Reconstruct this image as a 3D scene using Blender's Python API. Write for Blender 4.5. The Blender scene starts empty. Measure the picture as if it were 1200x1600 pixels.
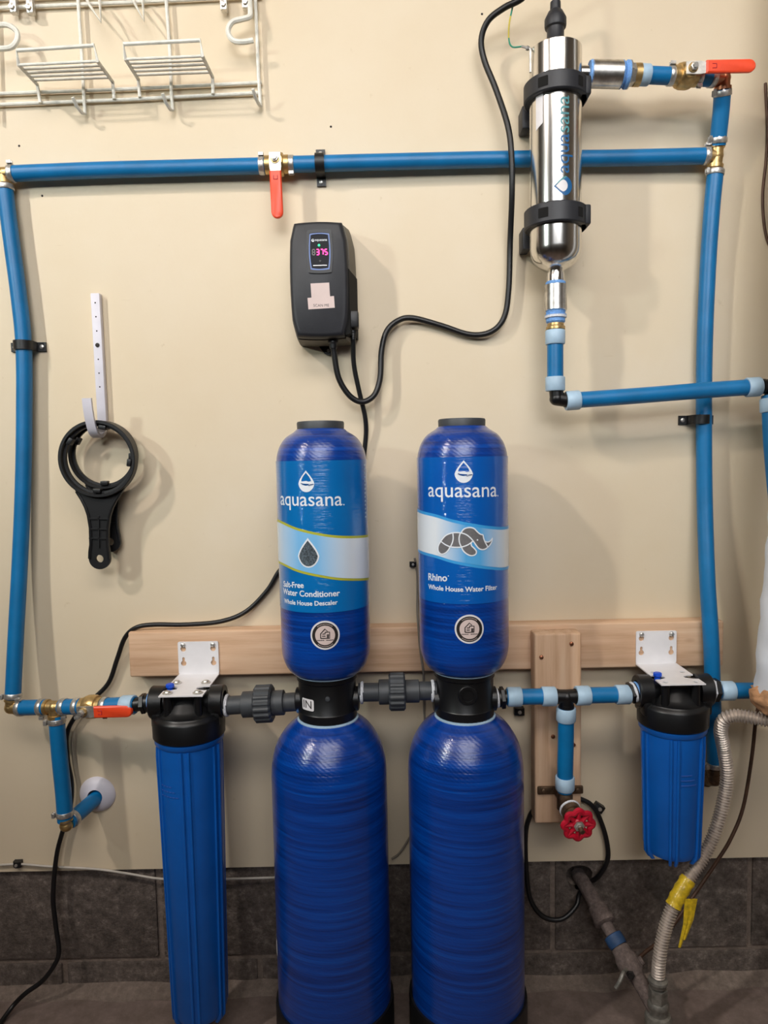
import bpy, bmesh, math, random
from mathutils import Vector, Matrix
from mathutils.geometry import tessellate_polygon
random.seed(7)
PI = math.pi
V = Vector
sc = bpy.context.scene
COL = sc.collection

# ---------------------------------------------------------------- camera
DIST, HGT, PITCH, ROLL, FPX = 1.37, 1.08, math.radians(4.4), math.radians(1.1), 1109.0
FWD = V((0, math.cos(PITCH), -math.sin(PITCH)))
UP0 = V((0, math.sin(PITCH), math.cos(PITCH)))
RGT0 = V((1, 0, 0))
RGT = math.cos(ROLL) * RGT0 - math.sin(ROLL) * UP0
UPV = math.cos(ROLL) * UP0 + math.sin(ROLL) * RGT0
CAM = V((0, -DIST, HGT))
cd = bpy.data.cameras.new('camera')
cam = bpy.data.objects.new('camera', cd)
COL.objects.link(cam)
cd.sensor_fit = 'VERTICAL'
cd.sensor_height = 36.0
cd.lens = FPX / 1600.0 * 36.0
cd.clip_start = 0.02
m3 = Matrix((RGT, UPV, -FWD)).transposed()
cam.matrix_world = Matrix.Translation(CAM) @ m3.to_4x4()
sc.camera = cam

# ---------------------------------------------------------------- world, lamps, exposure
sc.view_settings.view_transform = 'Standard'
sc.view_settings.look = 'None'
sc.view_settings.exposure = 0.0
sc.view_settings.gamma = 1.0
sc.view_settings.use_curve_mapping = False
w = bpy.data.worlds.new('world')
sc.world = w
w.use_nodes = True
w.node_tree.nodes['Background'].inputs[0].default_value = (0.9, 0.92, 1.0, 1)
w.node_tree.nodes['Background'].inputs[1].default_value = 0.02


def lamp(name, loc, target, power, color, size, angle=None, blend=0.8):
    l = bpy.data.lights.new(name, 'SPOT' if angle else 'POINT')
    l.energy = power
    l.color = color
    l.shadow_soft_size = size
    if angle:
        l.spot_size = math.radians(angle)
        l.spot_blend = blend
    o = bpy.data.objects.new(name, l)
    COL.objects.link(o)
    o.location = loc
    o.rotation_euler = (V(target) - V(loc)).to_track_quat('-Z', 'Y').to_euler()
    return o


def panel(name, loc, target, power, color, sx_, sy_, spread=180):
    l = bpy.data.lights.new(name, 'AREA')
    l.shape = 'RECTANGLE'
    l.size, l.size_y = sx_, sy_
    l.energy = power
    l.color = color
    l.spread = math.radians(spread)
    o = bpy.data.objects.new(name, l)
    COL.objects.link(o)
    o.location = loc
    o.rotation_euler = (V(target) - V(loc)).to_track_quat('-Z', 'Y').to_euler()
    return o


lamp('ceiling_lamp', (-1.9, -1.7, 2.92), (0.15, 0, 1.25), 118, (1.0, 0.9, 0.83), 0.06, 72, 0.9)
lamp('side_lamp', (-1.75, -1.55, 1.85), (0.15, 0, 1.3), 44, (0.88, 1.0, 0.95), 0.06, 66, 0.9)
panel('overhead_fill', (0.1, -1.8, 2.9), (0.05, 0, 1.2), 19, (1.0, 0.93, 0.86), 2.0, 0.8, 120)  # added soft fill from above for the top-to-bottom gradient, no known fixture
panel('front_fill', (0.0, -3.6, 2.5), (0.15, 0, 1.55), 7.6, (0.95, 0.97, 1.0), 2.4, 0.8, 52)  # added unseen fill behind the camera, narrow spread keeps the bottom dark


# ---------------------------------------------------------------- pixel rays to points in the place
def ray(u, v):
    return FWD + RGT * ((u - 600.0) / FPX) - UPV * ((v - 800.0) / FPX)


def P(u, v, d=0.0):                 # point at distance d in front of the wall
    r = ray(u, v)
    return CAM + r * ((DIST - d) / r.y)


def FL(u, v, z=0.006):              # point on the floor
    r = ray(u, v)
    return CAM + r * ((z - CAM.z) / r.z)


def PP(*pts):
    return [P(*p) for p in pts]


def cylhit(u, v, x0, d0, r):        # where a ray meets an upright cylinder: (arc length, height)
    dr = ray(u, v)
    ox, oy = CAM.x - x0, CAM.y + d0
    a = dr.x ** 2 + dr.y ** 2
    b = 2 * (ox * dr.x + oy * dr.y)
    c = ox * ox + oy * oy - r * r
    disc = max(b * b - 4 * a * c, 0.0)
    t = (-b - math.sqrt(disc)) / (2 * a)
    p = CAM + dr * t
    return (r * math.atan2(p.x - x0, -(p.y + d0)), p.z)


# ---------------------------------------------------------------- materials
def lin(h):
    h = h.lstrip('#')
    out = []
    for i in (0, 2, 4):
        c = int(h[i:i + 2], 16) / 255.0
        out.append(c / 12.92 if c <= 0.04045 else ((c + 0.055) / 1.055) ** 2.4)
    return (*out, 1.0)


def nodes_of(name):
    m = bpy.data.materials.new(name)
    m.use_nodes = True
    nt = m.node_tree
    return m, nt, nt.nodes['Principled BSDF']


def coords(nt, scale=(1, 1, 1), rot=(0, 0, 0)):
    tc = nt.nodes.new('ShaderNodeTexCoord')
    mp = nt.nodes.new('ShaderNodeMapping')
    mp.inputs['Scale'].default_value = scale
    mp.inputs['Rotation'].default_value = rot
    nt.links.new(tc.outputs['Object'], mp.inputs['Vector'])
    return mp.outputs['Vector']


def noise(nt, vec, scale, detail=4, rough=0.55):
    n = nt.nodes.new('ShaderNodeTexNoise')
    n.inputs['Scale'].default_value = scale
    n.inputs['Detail'].default_value = detail
    n.inputs['Roughness'].default_value = rough
    nt.links.new(vec, n.inputs['Vector'])
    return n.outputs['Fac']


def ramp(nt, fac, stops):
    r = nt.nodes.new('ShaderNodeValToRGB')
    el = r.color_ramp.elements
    while len(el) < len(stops):
        el.new(0.5)
    for e, (p, c) in zip(el, stops):
        e.position = p
        e.color = lin(c) if isinstance(c, str) else c
    nt.links.new(fac, r.inputs['Fac'])
    return r.outputs['Color']


def mixc(nt, fac, a, b, mode='MIX'):
    m = nt.nodes.new('ShaderNodeMix')
    m.data_type = 'RGBA'
    m.blend_type = mode
    for sock, val in ((m.inputs[0], fac), (m.inputs[6], a), (m.inputs[7], b)):
        if hasattr(val, 'links'):
            nt.links.new(val, sock)
        else:
            sock.default_value = lin(val) if isinstance(val, str) else val
    return m.outputs[2]


def bump(nt, b, height, strength, dist=0.001, to='Normal'):
    n = nt.nodes.new('ShaderNodeBump')
    n.inputs['Strength'].default_value = strength
    n.inputs['Distance'].default_value = dist
    nt.links.new(height, n.inputs['Height'])
    nt.links.new(n.outputs['Normal'], b.inputs[to])


def mat(name, color, rough=0.5, metal=0.0, vary=0.06, vscale=30, bmp=0.0, bscale=200, coat=0.0, emit=0.0, spec=0.5, vstretch=(1, 1, 1)):
    m, nt, b = nodes_of(name)
    c = lin(color)
    vec = coords(nt, vstretch)
    dark = tuple(x * (1 - vary * 2.2) for x in c[:3]) + (1,)
    lite = tuple(min(1, x * (1 + vary * 2.2)) for x in c[:3]) + (1,)
    f = noise(nt, vec, vscale)
    nt.links.new(ramp(nt, f, [(0.3, dark), (0.7, lite)]), b.inputs['Base Color'])
    b.inputs['Roughness'].default_value = rough
    b.inputs['Metallic'].default_value = metal
    b.inputs['Coat Weight'].default_value = coat
    b.inputs['Coat Roughness'].default_value = 0.08
    b.inputs['Specular IOR Level'].default_value = spec
    if bmp:
        bump(nt, b, noise(nt, vec, bscale), bmp)
    if emit:
        b.inputs['Emission Color'].default_value = c
        b.inputs['Emission Strength'].default_value = emit
    return m


def wood_mat(name, axis):
    m, nt, b = nodes_of(name)
    s = {'x': (2.2, 45, 45), 'z': (45, 45, 2.2)}[axis]
    vec = coords(nt, s)
    g = noise(nt, vec, 1.6, 6, 0.6)
    c1 = ramp(nt, g, [(0.25, '#b98f6c'), (0.5, '#d6b190'), (0.75, '#e2c3a4')])
    s2 = {'x': (5, 12, 12), 'z': (12, 12, 5)}[axis]
    vec2 = coords(nt, s2)
    vo = nt.nodes.new('ShaderNodeTexVoronoi')
    vo.inputs['Scale'].default_value = 0.9
    nt.links.new(vec2, vo.inputs['Vector'])
    kn = ramp(nt, vo.outputs['Distance'], [(0.05, '#ffffff'), (0.11, '#000000')])
    c2 = mixc(nt, kn, c1, '#9c6a48')
    big = noise(nt, coords(nt), 9, 3)
    c3 = mixc(nt, ramp(nt, big, [(0.4, '#000000'), (0.7, '#666666')]), c2, '#d3a68a')
    nt.links.new(c3, b.inputs['Base Color'])
    b.inputs['Roughness'].default_value = 0.7
    bump(nt, b, g, 0.25, 0.001)
    return m


def tank_mat():
    m, nt, b = nodes_of('wound_blue_fibre')
    hv = coords(nt, (5, 5, 170))
    h = noise(nt, hv, 1.0, 5, 0.65)
    tc = nt.nodes.new('ShaderNodeTexCoord')
    w1 = nt.nodes.new('ShaderNodeTexWave')
    w1.inputs['Scale'].default_value = 60
    w1.inputs['Distortion'].default_value = 2.5
    w1.inputs['Detail'].default_value = 2
    mp = nt.nodes.new('ShaderNodeMapping')
    mp.inputs['Rotation'].default_value = (0.4, 0.9, 0.5)
    nt.links.new(tc.outputs['Object'], mp.inputs['Vector'])
    nt.links.new(mp.outputs['Vector'], w1.inputs['Vector'])
    big = noise(nt, coords(nt, (1, 1, 2)), 14, 4)
    c = ramp(nt, h, [(0.28, '#002468'), (0.55, '#003e98'), (0.8, '#0056b8')])
    c2 = mixc(nt, ramp(nt, big, [(0.4, '#000000'), (0.7, '#777777')]), c, '#003484')
    nt.links.new(c2, b.inputs['Base Color'])
    b.inputs['Roughness'].default_value = 0.28
    b.inputs['Coat Weight'].default_value = 0.6
    b.inputs['Coat Roughness'].default_value = 0.1
    ad = nt.nodes.new('ShaderNodeMath')
    ad.operation = 'MULTIPLY_ADD'
    nt.links.new(w1.outputs['Fac'], ad.inputs[0])
    ad.inputs[1].default_value = 0.12
    nt.links.new(h, ad.inputs[2])
    bump(nt, b, ad.outputs[0], 0.55, 0.0012)
    bump(nt, b, ad.outputs[0], 0.7, 0.0016, 'Coat Normal')
    return m


def wall_mat():
    m, nt, b = nodes_of('cream_wall_paint')
    vec = coords(nt)
    big = noise(nt, vec, 2.2, 5, 0.6)
    c = ramp(nt, big, [(0.3, '#d8c6a8'), (0.55, '#dcccb1'), (0.75, '#dfd1ba')])
    sp = noise(nt, coords(nt), 38, 3, 0.6)
    c = mixc(nt, ramp(nt, sp, [(0.69, '#000000'), (0.76, '#999999')]), c, '#b9a27c')
    st = noise(nt, coords(nt, (3, 1, 60)), 2.0, 4, 0.7)
    c = mixc(nt, ramp(nt, st, [(0.69, '#000000'), (0.74, '#888888')]), c, '#ad946c')
    nt.links.new(c, b.inputs['Base Color'])
    b.inputs['Roughness'].default_value = 0.55
    bump(nt, b, noise(nt, vec, 60, 4), 0.12, 0.002)
    return m


def concrete_mat(name, a, bcol, c, scale=55, bs=0.9):
    m, nt, b = nodes_of(name)
    vec = coords(nt)
    f = noise(nt, vec, scale, 8, 0.75)
    g = noise(nt, vec, 7, 4, 0.6)
    c1 = ramp(nt, f, [(0.3, a), (0.55, bcol), (0.75, c)])
    c2 = mixc(nt, ramp(nt, g, [(0.35, '#000000'), (0.75, '#555555')]), c1, bcol)
    nt.links.new(c2, b.inputs['Base Color'])
    b.inputs['Roughness'].default_value = 0.95
    bump(nt, b, noise(nt, vec, 160, 6, 0.7), bs, 0.004)
    return m


def steel_mat(name, color, rough, stretch):
    m, nt, b = nodes_of(name)
    vec = coords(nt, stretch)
    f = noise(nt, vec, 1.0, 3)
    nt.links.new(ramp(nt, f, [(0.3, color), (0.7, '#ece9e4')]), b.inputs['Base Color'])
    b.inputs['Metallic'].default_value = 1.0
    b.inputs['Roughness'].default_value = rough
    bump(nt, b, f, 0.05, 0.0005)
    return m


def band_mat(name, edge, mid, x0, width):
    # printed band: white towards both sides, sky blue in the middle of the label
    m, nt, b = nodes_of(name)
    tc = nt.nodes.new('ShaderNodeTexCoord')
    sx = nt.nodes.new('ShaderNodeSeparateXYZ')
    nt.links.new(tc.outputs['Object'], sx.inputs[0])
    mr = nt.nodes.new('ShaderNodeMapRange')
    mr.inputs['From Min'].default_value = x0 - width
    mr.inputs['From Max'].default_value = x0 + width
    nt.links.new(sx.outputs['X'], mr.inputs['Value'])
    c = ramp(nt, mr.outputs[0], [(0.0, edge), (0.40, mid), (0.60, mid), (1.0, edge)])
    nt.links.new(c, b.inputs['Base Color'])
    b.inputs['Roughness'].default_value = 0.25
    b.inputs['Coat Weight'].default_value = 0.4
    return m


def label_mat(name, color, tint):
    m, nt, b = nodes_of(name)
    big = noise(nt, coords(nt), 7, 3)
    nt.links.new(ramp(nt, big, [(0.3, color), (0.7, tint)]), b.inputs['Base Color'])
    b.inputs['Roughness'].default_value = 0.3
    b.inputs['Coat Weight'].default_value = 1.0
    b.inputs['Coat Roughness'].default_value = 0.06
    bump(nt, b, noise(nt, coords(nt, (14, 14, 260)), 1.0, 3, 0.6), 1.0, 0.0013, 'Coat Normal')
    return m


M = {}
M['wall'] = wall_mat()
M['ceiling'] = mat('white_ceiling_paint', '#d8d4cc', 0.8)
M['farwall'] = mat('dull_garage_wall', '#7a7063', 0.8)
M['block'] = concrete_mat('grey_block', '#3a332e', '#6b6059', '#a3968d')
M['mortar'] = concrete_mat('mortar', '#675b52', '#82746a', '#9a8c80', 70, 0.6)
M['floor'] = concrete_mat('concrete_floor', '#66594f', '#7d6d66', '#938279', 25, 0.25)
M['hole'] = mat('opening_shade', '#0a0908', 0.95)  # near-black paints in the shade of openings that are not cut
M['woodx'] = wood_mat('pine_lengthwise', 'x')
M['woodz'] = wood_mat('pine_upright', 'z')
M['tank'] = tank_mat()
M['pex'] = mat('blue_pipe_plastic', '#046da6', 0.42, vary=0.05, vscale=20, bmp=0.05)
M['palering'] = mat('pale_blue_ring_plastic', '#a8c3d8', 0.45)
M['blackfit'] = mat('black_fitting_plastic', '#0d0d0f', 0.38)
M['black'] = mat('black_plastic', '#131315', 0.45, bmp=0.1, bscale=400)
M['charcoal'] = mat('charcoal_plastic', '#26272c', 0.5, bmp=0.12, bscale=500)
M['olive'] = mat('grey_case_plastic', '#5d584e', 0.5)
M['pvc'] = mat('dark_grey_pvc', '#3b3e42', 0.5, vary=0.1)
M['brass'] = mat('brass', '#c9aa74', 0.36, 0.85, vary=0.12, vscale=90)
M['bronze'] = mat('tarnished_bronze', '#6e5946', 0.45, 0.8, vary=0.2, vscale=90)
M['copper'] = mat('copper_crimp', '#b5795a', 0.35, 1.0)
M['zinc'] = mat('zinc_steel', '#cfccc6', 0.36, 0.8, vary=0.1, vscale=120)
M['steelband'] = mat('steel_band', '#cac7c2', 0.38, 0.8, vary=0.12, vscale=120)
M['orange'] = mat('orange_red_grip', '#ee4a24', 0.4, vary=0.03)
M['wheelred'] = mat('red_enamel', '#b3102a', 0.35, vary=0.08, vscale=60)
M['white'] = mat('white_plastic', '#d9d6e0', 0.45, vary=0.02)
M['whitemetal'] = mat('white_powder_coat', '#e6e4e6', 0.4, vary=0.02)
M['wire'] = mat('white_coated_wire', '#e6e4da', 0.45, vary=0.06, vscale=60)
M['cable'] = mat('black_cable', '#101012', 0.42)
M['bluesump'] = mat('blue_housing_plastic', '#0a5bb2', 0.36, vary=0.04, vscale=15)
M['bluebtn'] = mat('blue_button_plastic', '#0b4fd0', 0.4)
M['tape'] = mat('blue_thread_tape', '#6fa0dc', 0.6, vary=0.12, vscale=300)
M['whitetape'] = mat('white_thread_tape', '#d8dae0', 0.6, vary=0.08, vscale=300)
M['chamber'] = steel_mat('polished_steel', '#d2cfca', 0.19, (160, 160, 3))
M['dullsteel'] = steel_mat('brushed_steel', '#b4afa8', 0.33, (60, 60, 60))
M['lblue'] = label_mat('label_blue_print', '#0066b0', '#0074bc')
M['lblue2'] = label_mat('label_deep_blue_print', '#0054b0', '#0062ba')
M['lnavy'] = mat('label_navy_print', '#003a7c', 0.25, vary=0.02)
M['ink'] = mat('white_print', '#e6ebf2', 0.4, vary=0.01)
M['green'] = mat('lime_print', '#b3b43a', 0.35, vary=0.02)
M['sky'] = mat('sky_blue_print', '#3f9fe0', 0.3, vary=0.02)
M['greyink'] = mat('grey_print', '#6e6c6e', 0.4, vary=0.06, vscale=200)
M['sparkle'] = mat('dark_speckled_print', '#4c565e', 0.4, vary=0.45, vscale=420)
M['darkink'] = mat('dark_print', '#27211f', 0.5, vary=0.02)
M['paper'] = mat('pale_paper', '#d6c2bd', 0.6, vary=0.02)
M['stickerwhite'] = mat('white_sticker', '#e3e0e2', 0.5, vary=0.02)
M['tealink'] = mat('teal_print', '#4f8f96', 0.4, vary=0.02)
M['blueink'] = mat('blue_print', '#1e5f96', 0.4, vary=0.02)
M['screen'] = mat('dark_screen', '#14151c', 0.45, vary=0.02, spec=0.15)
M['screenrim'] = mat('blue_rim', '#0e4c9a', 0.3, vary=0.03)
M['led'] = mat('lit_magenta_digit', '#ff3f9a', 0.5, emit=1.6, vary=0.0)
M['ledgreen'] = mat('lit_green_lamp', '#2ff59a', 0.5, emit=1.1, vary=0.0)
M['dimdigit'] = mat('unlit_digit', '#6c6a68', 0.5)
M['rust'] = concrete_mat('corroded_pipe', '#4a403d', '#72645f', '#93857d', 90, 0.7)
M['rustdark'] = mat('dark_corroded_metal', '#2c2624', 0.7, 0.3, vary=0.3, vscale=90, bmp=0.5)
M['greyfit'] = mat('grey_galvanised_fitting', '#84817a', 0.5, 0.5, vary=0.18, vscale=90, bmp=0.2)
M['flex'] = mat('corrugated_steel', '#c4b8ae', 0.42, 0.55, vary=0.08, vscale=60)
M['yellow'] = mat('yellow_tape', '#cfae1c', 0.5, vary=0.15, vscale=120, bmp=0.4, bscale=150, coat=0.5)
M['brown'] = mat('brown_tube', '#50382a', 0.5, 0.3, vary=0.15)
M['wrap'] = mat('white_insulation_wrap', '#dde2ea', 0.6, vary=0.04, vscale=12, bmp=0.8, bscale=22)
M['foam'] = mat('tan_insulation_foam', '#b98a63', 0.9, vary=0.18, vscale=60, bmp=1.0, bscale=90)
M['gwire'] = mat('green_wire', '#2f8d72', 0.5)
M['ywire'] = mat('yellow_wire', '#c9b84a', 0.5)
M['whitecable'] = mat('white_cable', '#b9b2a8', 0.5)
M['greycable'] = mat('grey_cable', '#8e8478', 0.5)


# ---------------------------------------------------------------- mesh builder
def smooth(pts, k=6):
    pts = [V(p) for p in pts]
    if len(pts) < 3:
        return pts
    ex = [2 * pts[0] - pts[1]] + pts + [2 * pts[-1] - pts[-2]]
    out = []
    for i in range(1, len(ex) - 2):
        p0, p1, p2, p3 = ex[i - 1:i + 3]
        for j in range(k):
            t = j / k
            out.append(0.5 * ((2 * p1) + (p2 - p0) * t + (2 * p0 - 5 * p1 + 4 * p2 - p3) * t * t + (3 * p1 - p0 - 3 * p2 + p3) * t ** 3))
    out.append(pts[-1])
    return out


def perp(a):
    a = V(a).normalized()
    h = V((0, 0, 1)) if abs(a.z) < 0.9 else V((1, 0, 0))
    x = a.cross(h).normalized()
    return a, x, a.cross(x).normalized()


def along(pts, t):
    L = [(pts[i + 1] - pts[i]).length for i in range(len(pts) - 1)]
    d = t * sum(L)
    for i, l in enumerate(L):
        if d <= l or i == len(L) - 1:
            k = d / l if l else 0
            return pts[i].lerp(pts[i + 1], k), (pts[i + 1] - pts[i]).normalized()
        d -= l


def tess(loops):
    flat = [p for l in loops for p in l]
    tri = tessellate_polygon([[V((p[0], p[1], 0)) for p in l] for l in loops])
    return flat, [tuple(t) for t in tri]


class B:
    def __init__(s):
        s.v, s.f = [], []

    def add(s, vs, fs):
        o = len(s.v)
        s.v += [V(p) for p in vs]
        s.f += [tuple(i + o for i in f) for f in fs]
        return s

    def loft(s, rings, cap=True, closed=False):
        n = len(rings[0])
        vs = [p for r in rings for p in r]
        fs = []
        m = len(rings)
        for i in range(m if closed else m - 1):
            a, b = i * n, ((i + 1) % m) * n
            for j in range(n):
                k = (j + 1) % n
                fs.append((a + j, a + k, b + k, b + j))
        if cap and not closed:
            fs.append(tuple(range(n - 1, -1, -1)))
            fs.append(tuple(range((m - 1) * n, m * n)))
        return s.add(vs, fs)

    def tube(s, pts, r, n=12, cap=True, closed=False):
        pts = [V(p) for p in pts]
        m = len(pts)
        rs = r if isinstance(r, (list, tuple)) else [r] * m
        tg = []
        for i in range(m):
            a = pts[(i - 1) % m] if (closed or i) else pts[0]
            b = pts[(i + 1) % m] if (closed or i < m - 1) else pts[-1]
            tg.append((b - a).normalized())
        _, x, y = perp(tg[0])
        rings = []
        for i in range(m):
            x = (x - tg[i] * x.dot(tg[i])).normalized()
            y = tg[i].cross(x)
            rings.append([pts[i] + rs[i] * (math.cos(2 * PI * j / n) * x + math.sin(2 * PI * j / n) * y) for j in range(n)])
        return s.loft(rings, cap, closed)

    def lathe(s, o, ax, prof, n=32, cap=True):
        a, x, y = perp(ax)
        o = V(o)
        rings = [[o + a * t + max(r, 1e-5) * (math.cos(2 * PI * j / n) * x + math.sin(2 * PI * j / n) * y) for j in range(n)] for t, r in prof]
        return s.loft(rings, cap)

    def cyl(s, p0, p1, r0, r1=None, n=20):
        p0, p1 = V(p0), V(p1)
        return s.lathe(p0, p1 - p0, [(0, r0), ((p1 - p0).length, r1 if r1 is not None else r0)], n)

    def hollow(s, o, ax, prof_out, prof_in, n=32):      # closed ring section
        a, x, y = perp(ax)
        o = V(o)
        prof = prof_out + prof_in[::-1]
        rings = [[o + a * t + r * (math.cos(2 * PI * j / n) * x + math.sin(2 * PI * j / n) * y) for j in range(n)] for t, r in prof]
        return s.loft(rings, False, True)

    def box(s, c, size, rot=None, bev=0.0, seg=2):
        bm = bmesh.new()
        bmesh.ops.create_cube(bm, size=1.0)
        for v in bm.verts:
            v.co = V((v.co.x * size[0], v.co.y * size[1], v.co.z * size[2]))
        if bev:
            bmesh.ops.bevel(bm, geom=list(bm.edges), offset=bev, segments=seg, affect='EDGES', profile=0.5)
        bm.verts.index_update()
        R = rot or Matrix.Identity(3)
        vs = [R @ v.co + V(c) for v in bm.verts]
        fs = [tuple(v.index for v in f.verts) for f in bm.faces]
        bm.free()
        return s.add(vs, fs)

    def prism(s, loops, o, X, Y, depth):
        o, X, Y = V(o), V(X), V(Y)
        Z = X.cross(Y).normalized() * depth
        flat, tri = tess(loops)
        n = len(flat)
        vs = [o + X * p[0] + Y * p[1] for p in flat]
        vs += [p + Z for p in vs]
        fs = [tuple(t) for t in tri] + [tuple(i + n for i in t[::-1]) for t in tri]
        k = 0
        for l in loops:
            m = len(l)
            for i in range(m):
                a, b = k + i, k + (i + 1) % m
                fs.append((a, b, b + n, a + n))
            k += m
        return s.add(vs, fs)

    def build(s, name, material, parent=None, origin=None, angle=38, label=None):
        off = OFF.get(parent.name, V((0, 0, 0))) if parent is not None else V(origin or (0, 0, 0))
        me = bpy.data.meshes.new(name)
        me.from_pydata([tuple(p - off) for p in s.v], [], s.f)
        bm = bmesh.new()
        bm.from_mesh(me)
        bmesh.ops.remove_doubles(bm, verts=bm.verts, dist=2e-5)
        bmesh.ops.recalc_face_normals(bm, faces=bm.faces)
        bm.to_mesh(me)
        bm.free()
        me.polygons.foreach_set('use_smooth', [True] * len(me.polygons))
        me.set_sharp_from_angle(angle=math.radians(angle))
        me.materials.append(M[material] if isinstance(material, str) else material)
        o = bpy.data.objects.new(name, me)
        COL.objects.link(o)
        if parent is not None:
            o.parent = parent
        else:
            o.location = off
        OFF[o.name] = off
        if label:
            o['label'] = label
        return o


OFF = {}


def thing(name, label, cat, loc, group=None):
    o = bpy.data.objects.new(name, None)
    COL.objects.link(o)
    o.empty_display_size = 0.02
    o.location = loc
    OFF[o.name] = V(loc)
    o['label'] = label
    o['category'] = cat
    if group:
        o['group'] = group
    return o


def tag(o, label, cat, group=None):
    o['label'] = label
    o['category'] = cat
    if group:
        o['group'] = group
    return o


def struct(o):
    o['kind'] = 'structure'
    return o


def circle(cx, cy, r, n=24, ry=None):
    return [(cx + r * math.cos(2 * PI * i / n), cy + (ry or r) * math.sin(2 * PI * i / n)) for i in range(n)]


def rrect(w_, h_, r, n=5, cx=0, cy=0):
    out = []
    for (sx, sy, a0) in ((1, 1, 0), (-1, 1, PI / 2), (-1, -1, PI), (1, -1, 1.5 * PI)):
        for i in range(n + 1):
            a = a0 + PI / 2 * i / n
            out.append((cx + sx * (w_ / 2 - r) + r * math.cos(a), cy + sy * (h_ / 2 - r) + r * math.sin(a)))
    return out


def stroke(pts, wd, closed=False):          # polyline -> quads (loops)
    n = len(pts)
    nm = []
    for i in range(n):
        a = pts[(i - 1) % n] if (closed or i) else pts[0]
        b = pts[(i + 1) % n] if (closed or i < n - 1) else pts[-1]
        dx, dy = b[0] - a[0], b[1] - a[1]
        l = math.hypot(dx, dy) or 1
        nm.append((-dy / l * wd / 2, dx / l * wd / 2))
    out = []
    for i in range(n if closed else n - 1):
        j = (i + 1) % n
        out.append([[(pts[i][0] + nm[i][0], pts[i][1] + nm[i][1]), (pts[j][0] + nm[j][0], pts[j][1] + nm[j][1]),
                     (pts[j][0] - nm[j][0], pts[j][1] - nm[j][1]), (pts[i][0] - nm[i][0], pts[i][1] - nm[i][1])]])
    return out


def text2d(body, bold=0.0):
    cu = bpy.data.curves.new('lettering', 'FONT')
    cu.body = body
    cu.size = 1.0
    cu.offset = bold
    cu.resolution_u = 4
    ob = bpy.data.objects.new('lettering', cu)
    COL.objects.link(ob)
    dg = bpy.context.evaluated_depsgraph_get()
    me = ob.evaluated_get(dg).to_mesh()
    vs = [(v.co.x, v.co.y) for v in me.vertices]
    fs = [tuple(p.vertices) for p in me.polygons]
    ob.evaluated_get(dg).to_mesh_clear()
    bpy.data.objects.remove(ob)
    bpy.data.curves.remove(cu)
    x0, x1 = min(v[0] for v in vs), max(v[0] for v in vs)
    return [((x - x0) / (x1 - x0), y / (x1 - x0)) for x, y in vs], fs


class Wrap:                                  # flat shapes in (arc, height) laid onto an upright cylinder
    def __init__(s, x0, d0, r):
        s.x0, s.d0, s.r = x0, d0, r

    def hit(s, u, v):
        return cylhit(u, v, s.x0, s.d0, s.r)

    def hits(s, *p):
        return [s.hit(u, v) for u, v in p]

    def mesh(s, b, vs, fs, off):
        bm = bmesh.new()
        bv = [bm.verts.new((p[0], 0, p[1])) for p in vs]
        for f in fs:
            try:
                bm.faces.new([bv[i] for i in f])
            except ValueError:
                pass
        lo, hi = min(p[0] for p in vs), max(p[0] for p in vs)
        step = s.r * 0.05
        k = math.ceil(lo / step)
        while k * step < hi:
            bmesh.ops.bisect_plane(bm, geom=bm.verts[:] + bm.edges[:] + bm.faces[:], plane_co=(k * step, 0, 0), plane_no=(1, 0, 0), dist=1e-7)
            k += 1
        bm.verts.index_update()
        out = []
        for v in bm.verts:
            a = v.co.x / s.r
            out.append(V((s.x0 + (s.r + off) * math.sin(a), -s.d0 - (s.r + off) * math.cos(a), v.co.z)))
        b.add(out, [tuple(v.index for v in f.verts) for f in bm.faces])
        bm.free()
        return b

    def poly(s, b, loops, off):
        vs, fs = tess(loops)
        return s.mesh(b, vs, fs, off)

    def text(s, b, body, p0, p1, off, bold=0.0, ys=1.0):
        vs, fs = text2d(body, bold)
        (s0, z0), (s1, z1) = p0, p1
        L = s1 - s0
        vv = [(s0 + x * L, z0 + (z1 - z0) * x + y * L * ys) for x, y in vs]
        return s.mesh(b, vv, fs, off)


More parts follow.
